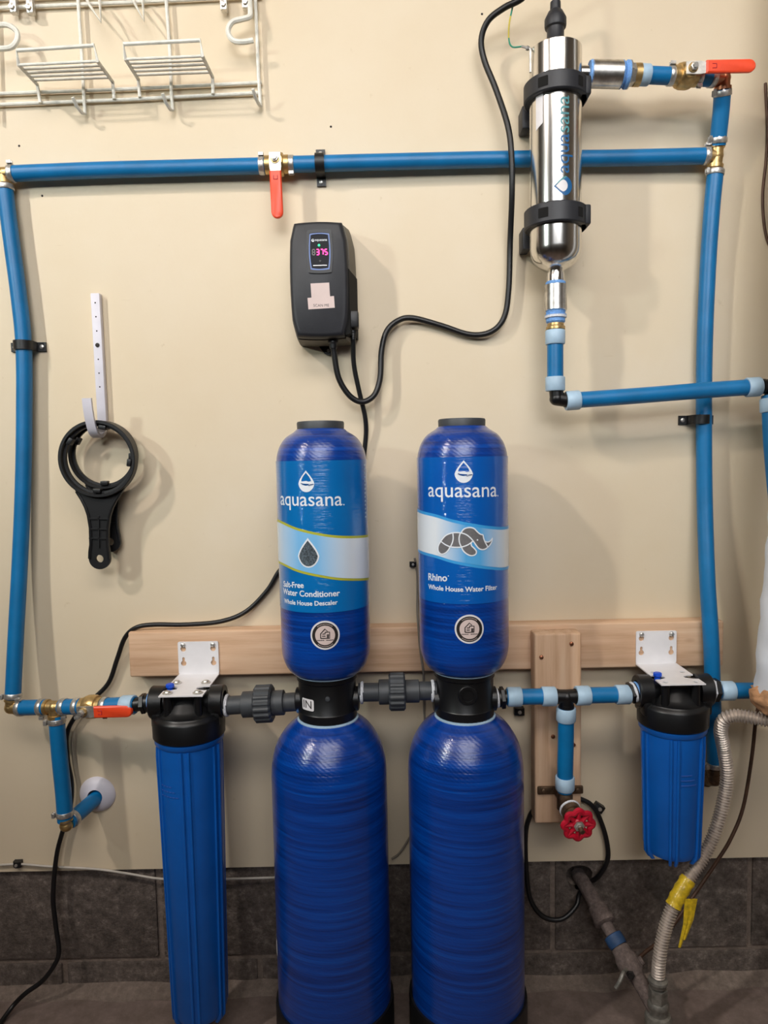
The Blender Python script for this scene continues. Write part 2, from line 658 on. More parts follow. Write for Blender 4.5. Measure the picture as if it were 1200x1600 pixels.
# ---------------------------------------------------------------- the room
ZJ = 0.263
wb = struct(B().box((-0.6, 0.005, (ZJ + 3.0) / 2), (4.4, 0.010, 3.0 - ZJ)).build('wall_back', 'wall'))
HOLE = P(905, 1372, -0.01)
LX0, LX1, LZ0, LZ1 = -2.8, 1.6, -0.2, ZJ + 0.06
hl = [(HOLE.x + 0.026 * math.cos(a) * (1 + 0.12 * math.sin(3 * a)), HOLE.z + 0.03 * math.sin(a) * (1 + 0.1 * math.cos(2 * a))) for a in [2 * PI * i / 18 for i in range(18)]]
B().prism([[(LX0, LZ0), (LX1, LZ0), (LX1, LZ1), (LX0, LZ1)], hl], (0, 0.12, 0), (1, 0, 0), (0, 0, 1), 0.105).build('mortar', 'mortar', wb)
joint = P(866, 1440, 0).x
PITCHB = 0.401
JW = 0.011
for course, (z0, z1, sh) in enumerate(((0.069, ZJ + 0.05, 0.0), (-0.13, 0.058, 0.5))):
    for i in range(-6, 3):
        xa = joint + (i + sh) * PITCHB + JW / 2
        xb = xa + PITCHB - JW
        if xa > LX1 or xb < LX0:
            continue
        xb = min(xb, LX1)
        jit = random.uniform(-0.0012, 0.0012)
        if xa < HOLE.x < xb and course == 0:
            bb = B().prism([[(xa, z0), (xb, z0), (xb, z1), (xa, z1)], hl], (0, 0.03, 0), (1, 0, 0), (0, 0, 1), 0.0195)
        else:
            bb = B().box(((xa + xb) / 2, 0.02 + jit, (z0 + z1) / 2), (xb - xa, 0.019, z1 - z0), None, 0.003, 2)
        bb.build('concrete_block', 'block', wb)
struct(B().box((-0.6, -2.0, -0.05), (4.4, 4.3, 0.1)).build('floor', 'floor'))
fil = B()
n_ = 90
rings = []
for i in range(n_ + 1):
    x = LX0 + (LX1 - LX0) * i / n_
    d, h = 0.022 + random.uniform(-0.006, 0.006), 0.012 + random.uniform(-0.003, 0.004)
    rings.append([V((x, 0.012, -0.01)), V((x, -d, -0.01)), V((x, -d + 0.002, 0.002)), V((x, -d * 0.4, h * 0.5)), V((x, 0.012, h + 0.004))])
struct(fil.loft(rings).build('trim_1', 'mortar', angle=60))
struct(B().box((-0.6, -2.0, 3.03), (4.4, 4.3, 0.06)).build('ceiling', 'ceiling'))
struct(B().box((-2.83, -2.0, 1.5), (0.06, 4.3, 3.0)).build('wall_left', 'farwall'))
struct(B().box((1.63, -2.0, 1.5), (0.06, 4.3, 3.0)).build('wall_right', 'farwall'))
struct(B().box((-0.6, -4.13, 1.5), (4.4, 0.06, 3.0)).build('wall_front', 'farwall'))

# nail and screw heads left in the wall
for (u, v) in ((753, 22), (517, 198), (30, 228), (66, 306)):
    p = P(u, v, 0)
    B().lathe(p + V((0, 0.004, 0)), (0, -1, 0), [(0, 0.0014), (0.0045, 0.002), (0.0052, 0.0014), (0.0054, 0)], 12).build('nail', 'rustdark', wb)

# ---------------------------------------------------------------- timber
zt, zb = 0.757, 0.669
xl, xr = P(201, 1020, 0.038).x, P(1131, 1000, 0.038).x
t = thing('timber_board', 'long pale pine board screwed flat and level across the cream wall', 'board', ((xl + xr) / 2, 0, zb))
B().box(((xl + xr) / 2, -0.0192, (zt + zb) / 2), (xr - xl, 0.0376, zt - zb), None, 0.004, 3).build('plank', 'woodx', t)
zv1, zv0 = 0.7485, 0.383
vx = P(872, 1130, 0.076).x
t = thing('timber_board', 'short upright pine board mounted behind the red-handled drain valve', 'board', (vx, -0.038, zv0))
B().box((vx, -0.0575, (zv1 + zv0) / 2), (0.0875, 0.0376, zv1 - zv0), None, 0.004, 3).build('plank', 'woodz', t)
for (u, v) in ((846, 1027), (893, 1006), (864, 1151), (896, 1164)):
    p = P(u, v, 0.0763)
    p.y = -0.0763
    B().lathe(p, (0, -1, 0), [(-0.002, 0.0035), (0, 0.0042), (0.002, 0.0036), (0.003, 0.001), (0.003, 0)], 14).build('screw', 'copper', t)

# ---------------------------------------------------------------- pipes and fittings
PR = 0.0143


def ring_on(path, tt, kind, parent, r=PR, flip=1):
    p, a = along(path, tt)
    if kind == 'pale':
        B().lathe(p - a * 0.0125, a, [(0, r), (0, r + 0.002), (0.0015, r + 0.0031), (0.0235, r + 0.0031), (0.025, r + 0.002), (0.025, r)], 28).build('expansion_ring', 'palering', parent)
    else:
        b = B().lathe(p - a * 0.0048, a, [(0, r), (0, r + 0.0012), (0.0008, r + 0.0017), (0.0088, r + 0.0017), (0.0096, r + 0.0012), (0.0096, r)], 28)
        side = a.cross(V((0, -1, 0))).normalized() * flip
        out = V((0, -1, 0))
        c = p + side * (r + 0.0035) + out * 0.004
        R = Matrix((a, out, side)).transposed()
        b.box(c, (0.0095, 0.0022, 0.006), R, 0.0006, 1)
        b.box(c + out * 0.006, (0.0095, 0.0022, 0.006), R, 0.0006, 1)
        b.box(c + out * 0.003 - side * 0.002, (0.0095, 0.007, 0.002), R, 0.0005, 1)
        for k in (-0.35, 0.35):
            q = p + (out * math.cos(k) + a.cross(out) * math.sin(k)) * (r + 0.0017)
            b.lathe(q, q - p, [(0, 0.0016), (0.0006, 0.0014), (0.0007, 0)], 8)
        b.build('pinch_clamp', 'steelband', parent)


def pipe(pts, label, rings=(), r=PR, k=6, mat_='pex', cat='pipe', rend=0.0):
    path = smooth(PP(*pts), k) if len(pts) > 2 else [PP(*pts)[0].lerp(PP(*pts)[1], i / 8) for i in range(9)]
    t = thing('water_pipe', label, cat, path[0])
    B().tube(path, r, 20).build('tube', mat_, t)
    for tt, kind in rings:
        ring_on(path, tt, kind, t, r, -1 if kind == 'clampdown' else 1)
    return t, path


def fitting(name, label, arms, centre, mat_='brass', r=0.012, group=None, collar=0.0025, hexed=False):
    # arms: end points; each arm is a barb with a small collar, all joined in the middle
    c = V(centre)
    t = thing(name, label, 'fitting', c, group)
    b = B()
    b.lathe(c - V((0, 0, r)), (0, 0, 1), [(r + r * math.sin(a), r * math.cos(a) * 1.06) for a in [-PI / 2 + PI * i / 10 for i in range(11)]], 20)
    for e in arms:
        e = V(e)
        L = (e - c).length
        prof = [(0, r), (L * 0.55, r), (L * 0.56, r + collar), (L * 0.80, r + collar), (L * 0.82, r * 0.9), (L, r * 0.88)]
        b.lathe(c, e - c, prof, 6 if hexed else 20)
    b.build('body', mat_, t)
    return t


HG = 'lever ball valves'


def ball_valve(label, c, ax, hd, hlen=0.083, twist=0.0):
    c, ax, hd = V(c), V(ax).normalized(), V(hd).normalized()
    out = (V((0, -1, 0)) - ax * V((0, -1, 0)).dot(ax)).normalized()
    t = thing('ball_valve', label, 'valve', c)
    b = B()
    b.lathe(c - ax * 0.03, ax, [(0, 0.0115), (0.008, 0.0115), (0.0085, 0.0165), (0.017, 0.0165), (0.018, 0.0195), (0.024, 0.0215), (0.036, 0.0215), (0.042, 0.0195), (0.043, 0.0165), (0.0515, 0.0165), (0.052, 0.0115), (0.06, 0.0115)], 24)
    b.lathe(c + out * 0.012, out, [(0, 0.012), (0.012, 0.012), (0.0125, 0.0085), (0.018, 0.0085)], 20)
    b.build('body', 'brass', t)
    B().lathe(c + out * 0.0285, out, [(0, 0.0068), (0.0055, 0.0068), (0.006, 0.0048), (0.0095, 0.0046), (0.0098, 0)], 6).build('stem_nut', 'zinc', t)
    side = out.cross(hd).normalized()
    pl = [(-0.011, -0.010), (0.014, -0.0105), (0.03, -0.0075), (hlen * 0.6, -0.006), (hlen * 0.6, 0.006), (0.03, 0.0075), (0.014, 0.0105), (-0.011, 0.010)]
    B().prism([pl], c + out * 0.0255, hd, -side if hd.cross(-side).dot(out) > 0 else side, 0.0026).build('lever', 'zinc', t)
    x0, x1, hw = 0.022, 0.022 + hlen, 0.0105
    gp = [(x0, -hw), (x1 - hw, -hw)] + [(x1 - hw + hw * math.cos(a), hw * math.sin(a)) for a in [-PI / 2 + PI * i / 10 for i in range(1, 10)]] + [(x1 - hw, hw), (x0, hw)]
    Yv = out.cross(hd)
    g = B()
    rr = []
    for dz, ins in ((-0.0035, 0.0018), (-0.0022, 0.0), (0.0022, 0.0), (0.0038, 0.002)):
        cx = (x0 + x1) / 2
        rr.append([c + out * (0.0285 + dz) + hd * (cx + (p[0] - cx) * (1 - ins / 0.05)) + Yv * (p[1] * (1 - ins / hw)) for p in gp])
    g.loft(rr)
    go = g.build('grip', 'orange', t)
    e = B()
    for q in ((-0.0035, 0), (0.0035, 0)):
        e.box(c + out * 0.0324 + hd * 0.034 + Yv * q[0] + hd * q[1], (0.0012, 0.0012, 0.007), Matrix((Yv, out, hd)).transposed(), 0.0004, 1)
    e.box(c + out * 0.0324 + hd * 0.0375, (0.008, 0.0012, 0.0012), Matrix((Yv, out, hd)).transposed(), 0.0004, 1)
    e.build('embossed_mark', 'wheelred', go)
    return t


def dirn(a, b):
    return (P(*b) - P(*a)).normalized()


# top run along the wall
fitting('pipe_elbow', 'brass elbow at upper left corner joining top run and left drop', [P(22, 271, 0.022), P(7, 292, 0.022)], P(4, 272, 0.022))
pipe([(14, 271.5, 0.022), (150, 266, 0.023), (280, 262.5, 0.023), (414, 259, 0.024)], 'blue horizontal pipe under wire rack, left of the hanging red lever',
     [(0.012, 'clampdown'), (0.988, 'clampdown')])
ball_valve('brass ball valve on the top run with orange lever hanging down', P(433, 257.5, 0.024), dirn((400, 259, .024), (470, 256.5, .024)), V((0.02, 0, -1)))
pipe([(450, 257, 0.024), (600, 253, 0.024), (780, 249, 0.023), (960, 247, 0.024), (1108, 243.5, 0.028)], 'blue horizontal pipe running behind the steel cylinder to the right tee',
     [(0.008, 'clamp'), (0.993, 'clampdown')])


def strap(label, p, ax, r=PR):
    # black two-hole strap: arch over the pipe with a screwed ear on both sides
    p, ax = V(p), V(ax).normalized()
    out = V((0, -1, 0))
    side = ax.cross(out).normalized()
    t = thing('pipe_strap', label, 'strap', V((p.x, 0, p.z)), 'black straps holding blue pipes to the wall')
    hw = 0.0085
    d = -p.y
    R1, R2 = r + 0.0008, r + 0.0038
    outer = [(-0.033, 0.0005), (-0.033, 0.0045), (-R2, 0.0045)] + [(-R2 * math.cos(a), d + R2 * math.sin(a)) for a in [PI * i / 14 for i in range(15)]] + [(R2, 0.0045), (0.033, 0.0045), (0.033, 0.0005)]
    inner = [(R1, 0.0005)] + [(R1 * math.cos(a), d + R1 * math.sin(a)) for a in [PI * i / 14 for i in range(15)]] + [(-R1, 0.0005)]
    B().prism([outer + inner], V((p.x, 0, p.z)) - ax * hw, side, out, hw * 2 * (1 if side.cross(out).dot(ax) > 0 else -1)).build('saddle', 'black', t)
    for sg in (-1, 1):
        q = V((p.x, 0, p.z)) + side * sg * 0.0255 + out * 0.0042
        B().lathe(q, out, [(0, 0.0042), (0.0012, 0.004), (0.002, 0.0025), (0.002, 0)], 14).build('screw', 'zinc', t)
    return t


strap('black two-hole strap on the top blue pipe right of hanging lever', P(500, 255.5, 0.024), V((1, 0, 0.01)))
strap('black two-hole strap on the left vertical blue pipe', P(37, 540, 0.022), V((0, 0, 1)))
strap('black two-hole strap on the right vertical blue pipe below the crossing', P(1094, 655.5, 0.022), V((0.01, 0, 1)))

# upper right: outlet of the steel chamber to the tee
DU = 0.085
fitting('pipe_tee', 'brass tee on right where the top run meets the vertical pipes', [P(1098, 244, 0.028), P(1120, 222, 0.03), P(1116, 268, 0.026)], P(1119, 244, 0.028))
pipe([(1118, 266, 0.026), (1112, 330, 0.024), (1106, 420, 0.022), (1101, 540, 0.022), (1100, 655, 0.022), (1101, 780, 0.026), (1105, 900, 0.045), (1111, 1000, 0.057), (1114, 1090, 0.054), (1116, 1150, 0.045), (1117, 1198, 0.042)],
     'long right vertical blue pipe bowing down behind the short filter', [(0.004, 'clamp'), (0.996, 'clamp')])
fitting('pipe_elbow', 'tarnished elbow below short filter turning right vertical pipe into the wall', [P(1117, 1196, 0.042), P(1095, 1216, 0.006)], P(1116, 1217, 0.04), 'bronze', 0.0135)
pipe([(1129, 140, 0.062), (1127, 170, 0.05), (1124, 200, 0.04), (1121, 228, 0.031)], 'short vertical blue pipe between top right elbow and brass tee', [(0.06, 'clamp'), (0.9, 'clamp')])
fitting('pipe_elbow', 'copper coloured elbow at top right corner under the lever grip', [P(1112, 122, 0.07), P(1129, 145, 0.062)], P(1130, 123, 0.068), 'copper')
pipe([(1086, 120.5, 0.076), (1117, 122, 0.07)], 'stub of blue pipe under the top right orange grip', [(0.12, 'clamp'), (0.85, 'clampdown')])
ball_valve('brass ball valve at top right with orange lever pointing right', P(1069, 119, 0.08), dirn((1012, 116.5, .085), (1112, 122, .07)), V((1, 0.0, 0.0)), 0.083)
pipe([(1004, 117, DU), (1053, 119, 0.082)], 'short blue pipe left of the top right ball valve', [(-0.02, 'pale'), (0.9, 'clampdown')])

# lower side of the chamber
xc = P(868, 250, DU).x
pipe([(867.5, 518, DU), (867.5, 560, DU), (867.5, 608, DU)], 'short vertical blue pipe hanging below the steel cylinder', [(0.10, 'pale'), (0.91, 'pale')])
fitting('pipe_elbow', 'black plastic elbow below steel cylinder turning right', [P(868, 598, DU), P(893, 626, DU)], P(870, 623, DU), 'blackfit', 0.0125, collar=0.001)
pipe([(884, 626.5, DU), (1000, 618, 0.083), (1100, 610, 0.08), (1188, 604, 0.078)], 'blue horizontal pipe crossing in front of the right vertical pipe', [(0.035, 'pale'), (0.962, 'pale')])
fitting('pipe_elbow', 'black elbow at right frame edge under the crossing pipe', [P(1186, 604, 0.078), P(1206, 632, 0.078)], P(1206, 603, 0.078), 'blackfit', 0.0125, collar=0.001)
pipe([(1203, 618, 0.078), (1206, 690, 0.085), (1214, 780, 0.1), (1222, 840, 0.12)], 'blue pipe curving down at the right frame edge', [(0.07, 'pale')])

# left drop and inlet branch
pipe([(7, 290, 0.022), (17, 370, 0.022), (29, 460, 0.022), (37, 540, 0.022), (38, 640, 0.022), (36, 760, 0.026), (31, 880, 0.032), (25, 990, 0.045), (20, 1092, 0.06)], 'left vertical blue pipe bowing down along the left frame edge', [(0.004, 'clamp'), (0.994, 'clamp')])
fitting('pipe_elbow', 'brass elbow at lower left where left vertical pipe turns right', [P(20, 1088, 0.06), P(34, 1106, 0.066)], P(18, 1105.5, 0.061))
pipe([(29, 1106, 0.065), (75, 1105, 0.08)], 'stub of blue pipe between lower left elbow and brass tee', [(0.08, 'clampdown'), (0.8, 'clamp')])
fitting('pipe_tee', 'brass tee at lower left feeding the downward blue pipe', [P(68, 1105, 0.078), P(106, 1104.5, 0.086), P(88, 1126, 0.083)], P(86, 1105, 0.083))
pipe([(95, 1104.5, 0.084), (131, 1104, 0.095)], 'stub of blue pipe between lower left tee and red lever valve', [(0.15, 'clamp'), (0.72, 'clamp')])
ball_valve('brass ball valve at lower left with orange lever pointing to the long filter', P(144, 1104, 0.1), dirn((88, 1105, .083), (222, 1101, .12)), V((1, -0.06, 0.03)), 0.07)
pipe([(158, 1103, 0.104), (212, 1101, 0.12)], 'short blue pipe behind the lower left orange lever', [(0.13, 'clamp'), (0.8, 'pale')])
pipe([(88, 1118, 0.083), (93, 1180, 0.084), (99, 1240, 0.084), (102, 1282, 0.084)], 'blue pipe dropping from lower left tee toward the wall flange', [(0.05, 'clamp'), (0.93, 'clamp')])
fitting('pipe_elbow', 'brass elbow at the foot of the dropping left pipe', [P(102, 1276, 0.084), P(116, 1278, 0.06)], P(104, 1289, 0.084))
pipe([(108, 1284, 0.08), (155, 1243, 0.0)], 'blue pipe slanting into the white wall flange', [(0.12, 'clampdown')])
fl = P(153, 1240, 0)
o = B().lathe(fl, (0, -1, 0), [(0.0, 0.034), (0.0015, 0.036), (0.006, 0.034), (0.012, 0.026), (0.015, 0.018), (0.016, 0.0148), (0.0, 0.0148)], 36, cap=False).build('wall_flange', 'white', None, fl)
tag(o, 'round white plastic wall flange around the slanting blue pipe', 'flange')

# ---------------------------------------------------------------- blue tanks
DT = 0.13


def tank(u_mid_top, u_mid_low, label, kind):
    x0 = (P(u_mid_top, 850, DT).x + P(u_mid_low, 1350, DT).x) / 2
    ax = V((0, 0, 1))
    base = V((x0, -DT, 0))
    t = thing('water_tank', label, 'tank', base)
    RL, RU = 0.1035, 0.0785
    B().lathe(base, ax, [(0, 0.1085), (0.09, 0.1085), (0.098, 0.1075), (0.098, 0.1)], 56).build('foot', 'black', t)
    zb_, zs = 0.09, 0.517
    prof = [(zb_, RL)] + [(zb_ + (zs - zb_) * i / 10, RL) for i in range(1, 11)]
    dome = smooth([V((0.104, RL, 0)), V((0.079, 0.1012, 0)), V((0.050, 0.0935, 0)), V((0.0215, 0.0755, 0)), V((0.004, 0.054, 0)), V((-0.002, 0.044, 0))], 5)
    prof += [(0.622 - p.x, p.y) for p in dome]
    B().lathe(base, ax, prof, 64).build('lower_tank', 'tank', t)
    # manifold between the two tanks
    zm0, zm1 = 0.622, 0.702
    m = B().lathe(base, ax, [(zm0 - 0.004, 0.044), (zm0, 0.052), (zm0 + 0.014, 0.0525), (zm0 + 0.016, 0.051), (zm1 - 0.012, 0.051), (zm1 - 0.01, 0.0535), (zm1, 0.0535), (zm1 + 0.001, 0.045)], 48)
    zp = P(u_mid_top, 1092, DT).z
    cp = V((x0, -DT, zp))
    m.lathe(cp - V((0.057, 0, 0)), (1, 0, 0), [(0, 0.0175), (0.002, 0.0215), (0.112, 0.0215), (0.114, 0.0175)], 28)
    mo = m.build('manifold', 'blackfit', t)
    B().lathe(base, ax, [(zm1 - 0.003, 0.052), (zm1 - 0.0022, 0.0545), (zm1 + 0.0015, 0.0545), (zm1 + 0.002, 0.044)], 48).build('seal_ring', 'palering', mo)
    B().lathe(base, ax, [(zm0 - 0.0055, 0.05), (zm0 - 0.005, 0.0545), (zm0 - 0.0025, 0.0545), (zm0 - 0.001, 0.05)], 48).build('seal_ring', 'palering', mo)
    if kind == 'filter':
        q = P(730, 1085, DT + 0.046)
        B().lathe(q, (0, -1, 0), [(0, 0.0165), (0.008, 0.0165), (0.009, 0.0155), (0.009, 0.011), (0.006, 0.0105), (0.006, 0)], 32).build('port_plug', 'blackfit', mo)
    else:
        w = Wrap(x0, DT, 0.0513)
        sa, sb_ = w.hit(473, 1101)[0], w.hit(490.5, 1101)[0]
        z_ = w.hit(481, 1101)[1]
        st = w.poly(B(), [rrect(sb_ - sa, 0.0205, 0.003, 5, (sa + sb_) / 2, z_)], 0.0006).build('port_sticker', 'stickerwhite', mo)
        b = B()
        w.text(b, 'IN', (sa + (sb_ - sa) * 0.16, z_ - 0.006), (sa + (sb_ - sa) * 0.84, z_ - 0.006), 0.001, 0.0, 0.95)
        b.build('lettering', 'darkink', t)
        q = P(512, 1092, DT + 0.05)
        B().lathe(q, (0, -1, 0), [(0, 0.0045), (0.003, 0.004), (0.0035, 0.002), (0.0035, 0)], 14).build('bleed_screw', 'pvc', mo)
    # upper tank
    z0, z1, z2, z3 = 0.699, 0.752, 1.063, 1.131
    prof = []
    for i in range(12):
        a = PI / 2 * i / 11
        prof.append((z1 - (z1 - z0) * math.cos(a), 0.043 + (RU - 0.043) * math.sin(a) ** 0.9))
    prof += [(z1 + (z2 - z1) * i / 10, RU) for i in range(1, 11)]
    dome = smooth([V((0.066, RU, 0)), V((0.055, 0.0782, 0)), V((0.0415, 0.0760, 0)), V((0.0275, 0.0708, 0)), V((0.0145, 0.0612, 0)), V((0.005, 0.0470, 0)), V((0.001, 0.0425, 0))], 4)
    prof += [(z3 - p.x, p.y) for p in dome]
    prof += [(z3 - 0.001, 0.0425), (z3 + 0.001, 0.039)]
    B().lathe(base, ax, prof, 64).build('upper_tank', 'tank', t)
    B().lathe(base, ax, [(z3 - 0.003, 0.037), (z3 - 0.002, 0.0405), (z3 + 0.010, 0.041), (z3 + 0.0125, 0.040), (z3 + 0.013, 0.0375), (z3 + 0.011, 0.035), (z3 + 0.0105, 0)], 48).build('top_cap', 'pvc', t)
    # printed label
    W = Wrap(x0, DT, RU)
    sm = RU * 1.75
    top = W.hit(u_mid_top, 719.5 if kind != 'filter' else 714)[1]
    bot = W.hit(u_mid_top, 957.5 if kind != 'filter' else 944)[1]
    lab = W.poly(B(), [[(-sm, bot), (sm, bot), (sm, top), (-sm, top)]], 0.0005).build('label', 'lblue' if kind != 'filter' else 'lblue2', t)

    def ext(pts):
        h = W.hits(*pts)
        return [(-sm, h[0][1])] + h + [(sm, h[-1][1])]
    if kind != 'filter':
        tp = ext([(439, 817), (466, 829), (500, 837), (535, 841), (574, 839)])
        bt = ext([(442, 879), (466, 890), (500, 898), (535, 903), (576, 902)])
        ow, emat, iw = 0.0042, 'green', 0.0008
        x_mid, wid = -0.02, 0.075
    else:
        tp = ext([(652, 798), (677, 807), (706, 816), (735, 822), (764, 826.5), (788, 827.5)])
        bt = ext([(652, 856), (677, 866), (706, 875), (735, 881), (764, 885), (788, 886)])
        ow, emat, iw = 0.005, 'sky', 0.001
        x_mid, wid = 0.008, 0.06

    def dens(pl):
        out = []
        for a, b in zip(pl, pl[1:]):
            out += [(a[0] + (b[0] - a[0]) * i / 5, a[1] + (b[1] - a[1]) * i / 5) for i in range(5)]
        return out + [pl[-1]]

    def spline(pl):
        q = smooth([V((p[0], p[1], 0)) for p in pl], 4)
        return [(p.x, p.y) for p in q]
    tp, bt = spline(tp), spline(bt)
    W.poly(B(), [[(s_, z_ - ow) for s_, z_ in bt] + [(s_, z_ + ow) for s_, z_ in tp[::-1]]], 0.0008).build('print_stripe', emat, lab)
    bm_ = band_mat('printed_band_' + kind, '#e4eaf0', '#7dbcec' if kind != 'filter' else '#58aae4', x_mid, wid)
    W.poly(B(), [bt + tp[::-1]], 0.0011).build('print_band', bm_, lab)
    # drop emblem
    if kind != 'filter':
        s0, zc0, zc1 = W.hit(478, 735)[0], W.hit(477, 769)[1], W.hit(477, 735)[1]
        s1 = W.hit(491, 758)[0]
        hw = W.hit(491, 755)[0] - W.hit(478, 755)[0]
    else:
        s0, zc0, zc1 = W.hit(724.5, 735)[0], W.hit(725, 754.5)[1], W.hit(725, 719)[1]
        hw = W.hit(739, 742)[0] - W.hit(724.5, 742)[0]
    H_ = zc1 - zc0

    def drop(sc_, dz=0.0, n=28):
        pts = []
        for i in range(n):
            a = 2 * PI * i / n
            y = -math.cos(a)                       # -1 bottom .. 1 tip
            x = math.sin(a) * (1 - max(0, y + 0.25) / 1.25) ** 0.62 if y > -0.25 else math.sin(a)
            pts.append((s0 + x * hw * sc_ * 1.02, zc0 + dz + (y + 1) / 2 * H_ * sc_))
        return pts
    W.poly(B(), [drop(1.0)], 0.0009).build('emblem_drop', 'ink', lab)
    W.poly(B(), [drop(0.60, H_ * 0.30)], 0.0013).build('emblem_drop', 'lblue' if kind != 'filter' else 'lblue2', lab)
    wv = [(-0.62, 0.42), (-0.4, 0.36), (-0.1, 0.34), (0.15, 0.37), (0.35, 0.30), (0.55, 0.34), (0.9, 0.37)]
    W.poly(B(), [[(s0 - hw * 0.62, zc0 + H_ * 0.5), (s0 - hw * 0.4, zc0 + H_ * 0.40), (s0 + hw * 0.2, zc0 + H_ * 0.38), (s0 + hw * 0.66, zc0 + H_ * 0.36),
                  (s0 + hw * 0.55, zc0 + H_ * 0.5), (s0 + hw * 0.3, zc0 + H_ * 0.48), (s0 + hw * 0.05, zc0 + H_ * 0.52), (s0 - hw * 0.35, zc0 + H_ * 0.5)]], 0.0016).build('emblem_wave', 'ink', lab)
    b = B()
    for lp in stroke([(s0 + x * hw, zc0 + y * H_) for x, y in wv], 0.0011):
        W.poly(b, lp, 0.0019)
    b.build('emblem_wave', 'lnavy', lab)
    if kind != 'filter':
        lines = [('aquasana', (439.5, 788.5), (534.5, 789.5), 0.004), ('.', (536, 789.5), (538, 789.5), 0.0), ('Salt-Free', (444, 916), (475, 918.5), 0.022),
                 ('Water Conditioner', (443.5, 927), (531, 930.5), 0.022), ('Whole House Descaler', (445, 941.5), (527.5, 944), 0.022)]
    else:
        lines = [('aquasana', (670, 775.5), (775.5, 775.5), 0.004), ('.', (776.5, 775.5), (778, 775.5), 0.0), ('Rhino', (670, 906), (699, 908), 0.022),
                 ('Whole House Water Filter', (670, 919.5), (776, 920.5), 0.022)]
        s_, z_ = W.hit(700.8, 899.8)
        W.poly(B(), [circle(s_, z_, 0.0009, 10)], 0.0009).build('registered_mark', 'ink', lab)
    for body, h0, h1, bold in lines:
        b = B()
        W.text(b, body, W.hit(*h0), W.hit(*h1), 0.0009, bold)
        b.build('lettering', 'ink', lab)
    # tiny side print near the edge of the label
    b = B()
    uu = (569, 571.5) if kind != 'filter' else (650.5, 653)
    for i in range(14):
        v_ = 728 + i * 6.2
        s_, z_ = W.hit(uu[0] + (v_ - 728) * 0.02, v_)
        W.poly(b, [[(s_ - 0.0035, z_), (s_ + 0.0035, z_), (s_ + 0.0035, z_ + 0.0028), (s_ - 0.0035, z_ + 0.0028)]], 0.0009)
    b.build('side_print', 'palering', lab)
    # band emblem
    if kind != 'filter':
        s0, zc0, zc1 = W.hit(482, 870)[0], W.hit(483, 887)[1], W.hit(480, 840)[1]
        hw = W.hit(499.5, 866)[0] - W.hit(482, 866)[0]
        H_ = zc1 - zc0
        W.poly(B(), [drop(1.0)], 0.0014).build('emblem_drop', 'ink', lab)
        W.poly(B(), [drop(0.86, H_ * 0.05)], 0.0018).build('emblem_drop', 'sparkle', lab)
    else:
        def Z(pts):
            return W.hits(*[(670 + x / 10.0, 800 + y / 10.0) for x, y in pts])

        def sm2(pts, k=4, closed=False):
            q = smooth([V((x, y, 0)) for x, y in pts], k)
            return [(p.x, p.y) for p in q]
        topc = sm2([(195, 455), (265, 370), (350, 330), (430, 320), (510, 327), (580, 350), (640, 395), (690, 450)])
        botc = sm2([(690, 450), (610, 510), (510, 545), (430, 550), (340, 540), (260, 505), (195, 455)])
        rear = sm2([(195, 455), (158, 530), (158, 610), (200, 655), (255, 645), (305, 600), (340, 540)])
        front = sm2([(510, 545), (540, 605), (600, 658), (665, 680), (725, 660), (738, 610), (700, 560), (665, 525), (658, 480)])
        hump = sm2([(505, 322), (545, 268), (600, 245), (660, 243), (710, 262), (755, 310), (800, 345), (840, 355)])
        face = sm2([(840, 355), (850, 410), (870, 465), (910, 540)])
        jaw = sm2([(690, 450), (730, 510), (770, 562), (820, 585), (870, 578), (910, 550)])
        horn = sm2([(860, 450), (900, 468), (945, 455), (985, 405)]) + sm2([(985, 405), (970, 470), (940, 520), (910, 550)])[1:]
        fills = [topc + botc[1:-1], rear + sm2([(340, 540), (260, 505), (195, 455)])[1:-1], front + [(690, 450), (610, 510)],
                 hump + face[1:] + jaw[::-1] + topc[::-1][:17], horn + [(885, 500)]]
        b = B()
        for f in fills:
            W.poly(b, [Z(f)], 0.0014)
        b.build('emblem_fill', 'greyink', lab)
        b = B()
        for s_ in (topc, botc, rear, front, hump, face, jaw, horn, sm2([(380, 335), (385, 410), (370, 480), (345, 535)]), sm2([(492, 330), (475, 400), (482, 480), (510, 545)])):
            for lp in stroke(Z(s_), 0.0021):
                W.poly(b, lp, 0.0018)
        b.build('emblem_outline', 'ink', lab)
        s_, z_ = W.hit(745.5, 843.5)
        W.poly(B(), [circle(s_, z_, 0.0014, 10)], 0.0018).build('emblem_eye', 'ink', lab)
    # round sticker
    cu, cv = (508, 992.5) if kind != 'filter' else (733.5, 983)
    s_, z_ = W.hit(cu, cv)
    R_ = 0.0245
    st = W.poly(B(), [circle(s_, z_, R_, 40)], 0.0006).build('round_sticker', 'stickerwhite', t)
    W.poly(B(), [circle(s_, z_, R_ * 0.88, 40)], 0.0010).build('sticker_ring', 'darkink', st)
    W.poly(B(), [circle(s_, z_, R_ * 0.67, 40)], 0.0014).build('sticker_centre', 'paper', st)
    b = B()
    k_ = R_
    hs = [(-0.30, -0.20), (-0.30, 0.12), (0.0, 0.44), (0.16, 0.27)], [(0.0, 0.22), (0.30, 0.22), (0.30, -0.20), (-0.30, -0.20)], [(0.0, 0.22), (0.0, 0.1), (-0.18, 0.1)], [(-0.2, -0.05), (0.02, -0.05)], [(0.14, -0.2), (0.14, 0.06), (0.22, 0.06), (0.22, -0.2)]
    for h in hs:
        for lp in stroke([(s_ + x * k_, z_ + y * k_) for x, y in h], 0.0016):
            W.poly(b, lp, 0.0018)
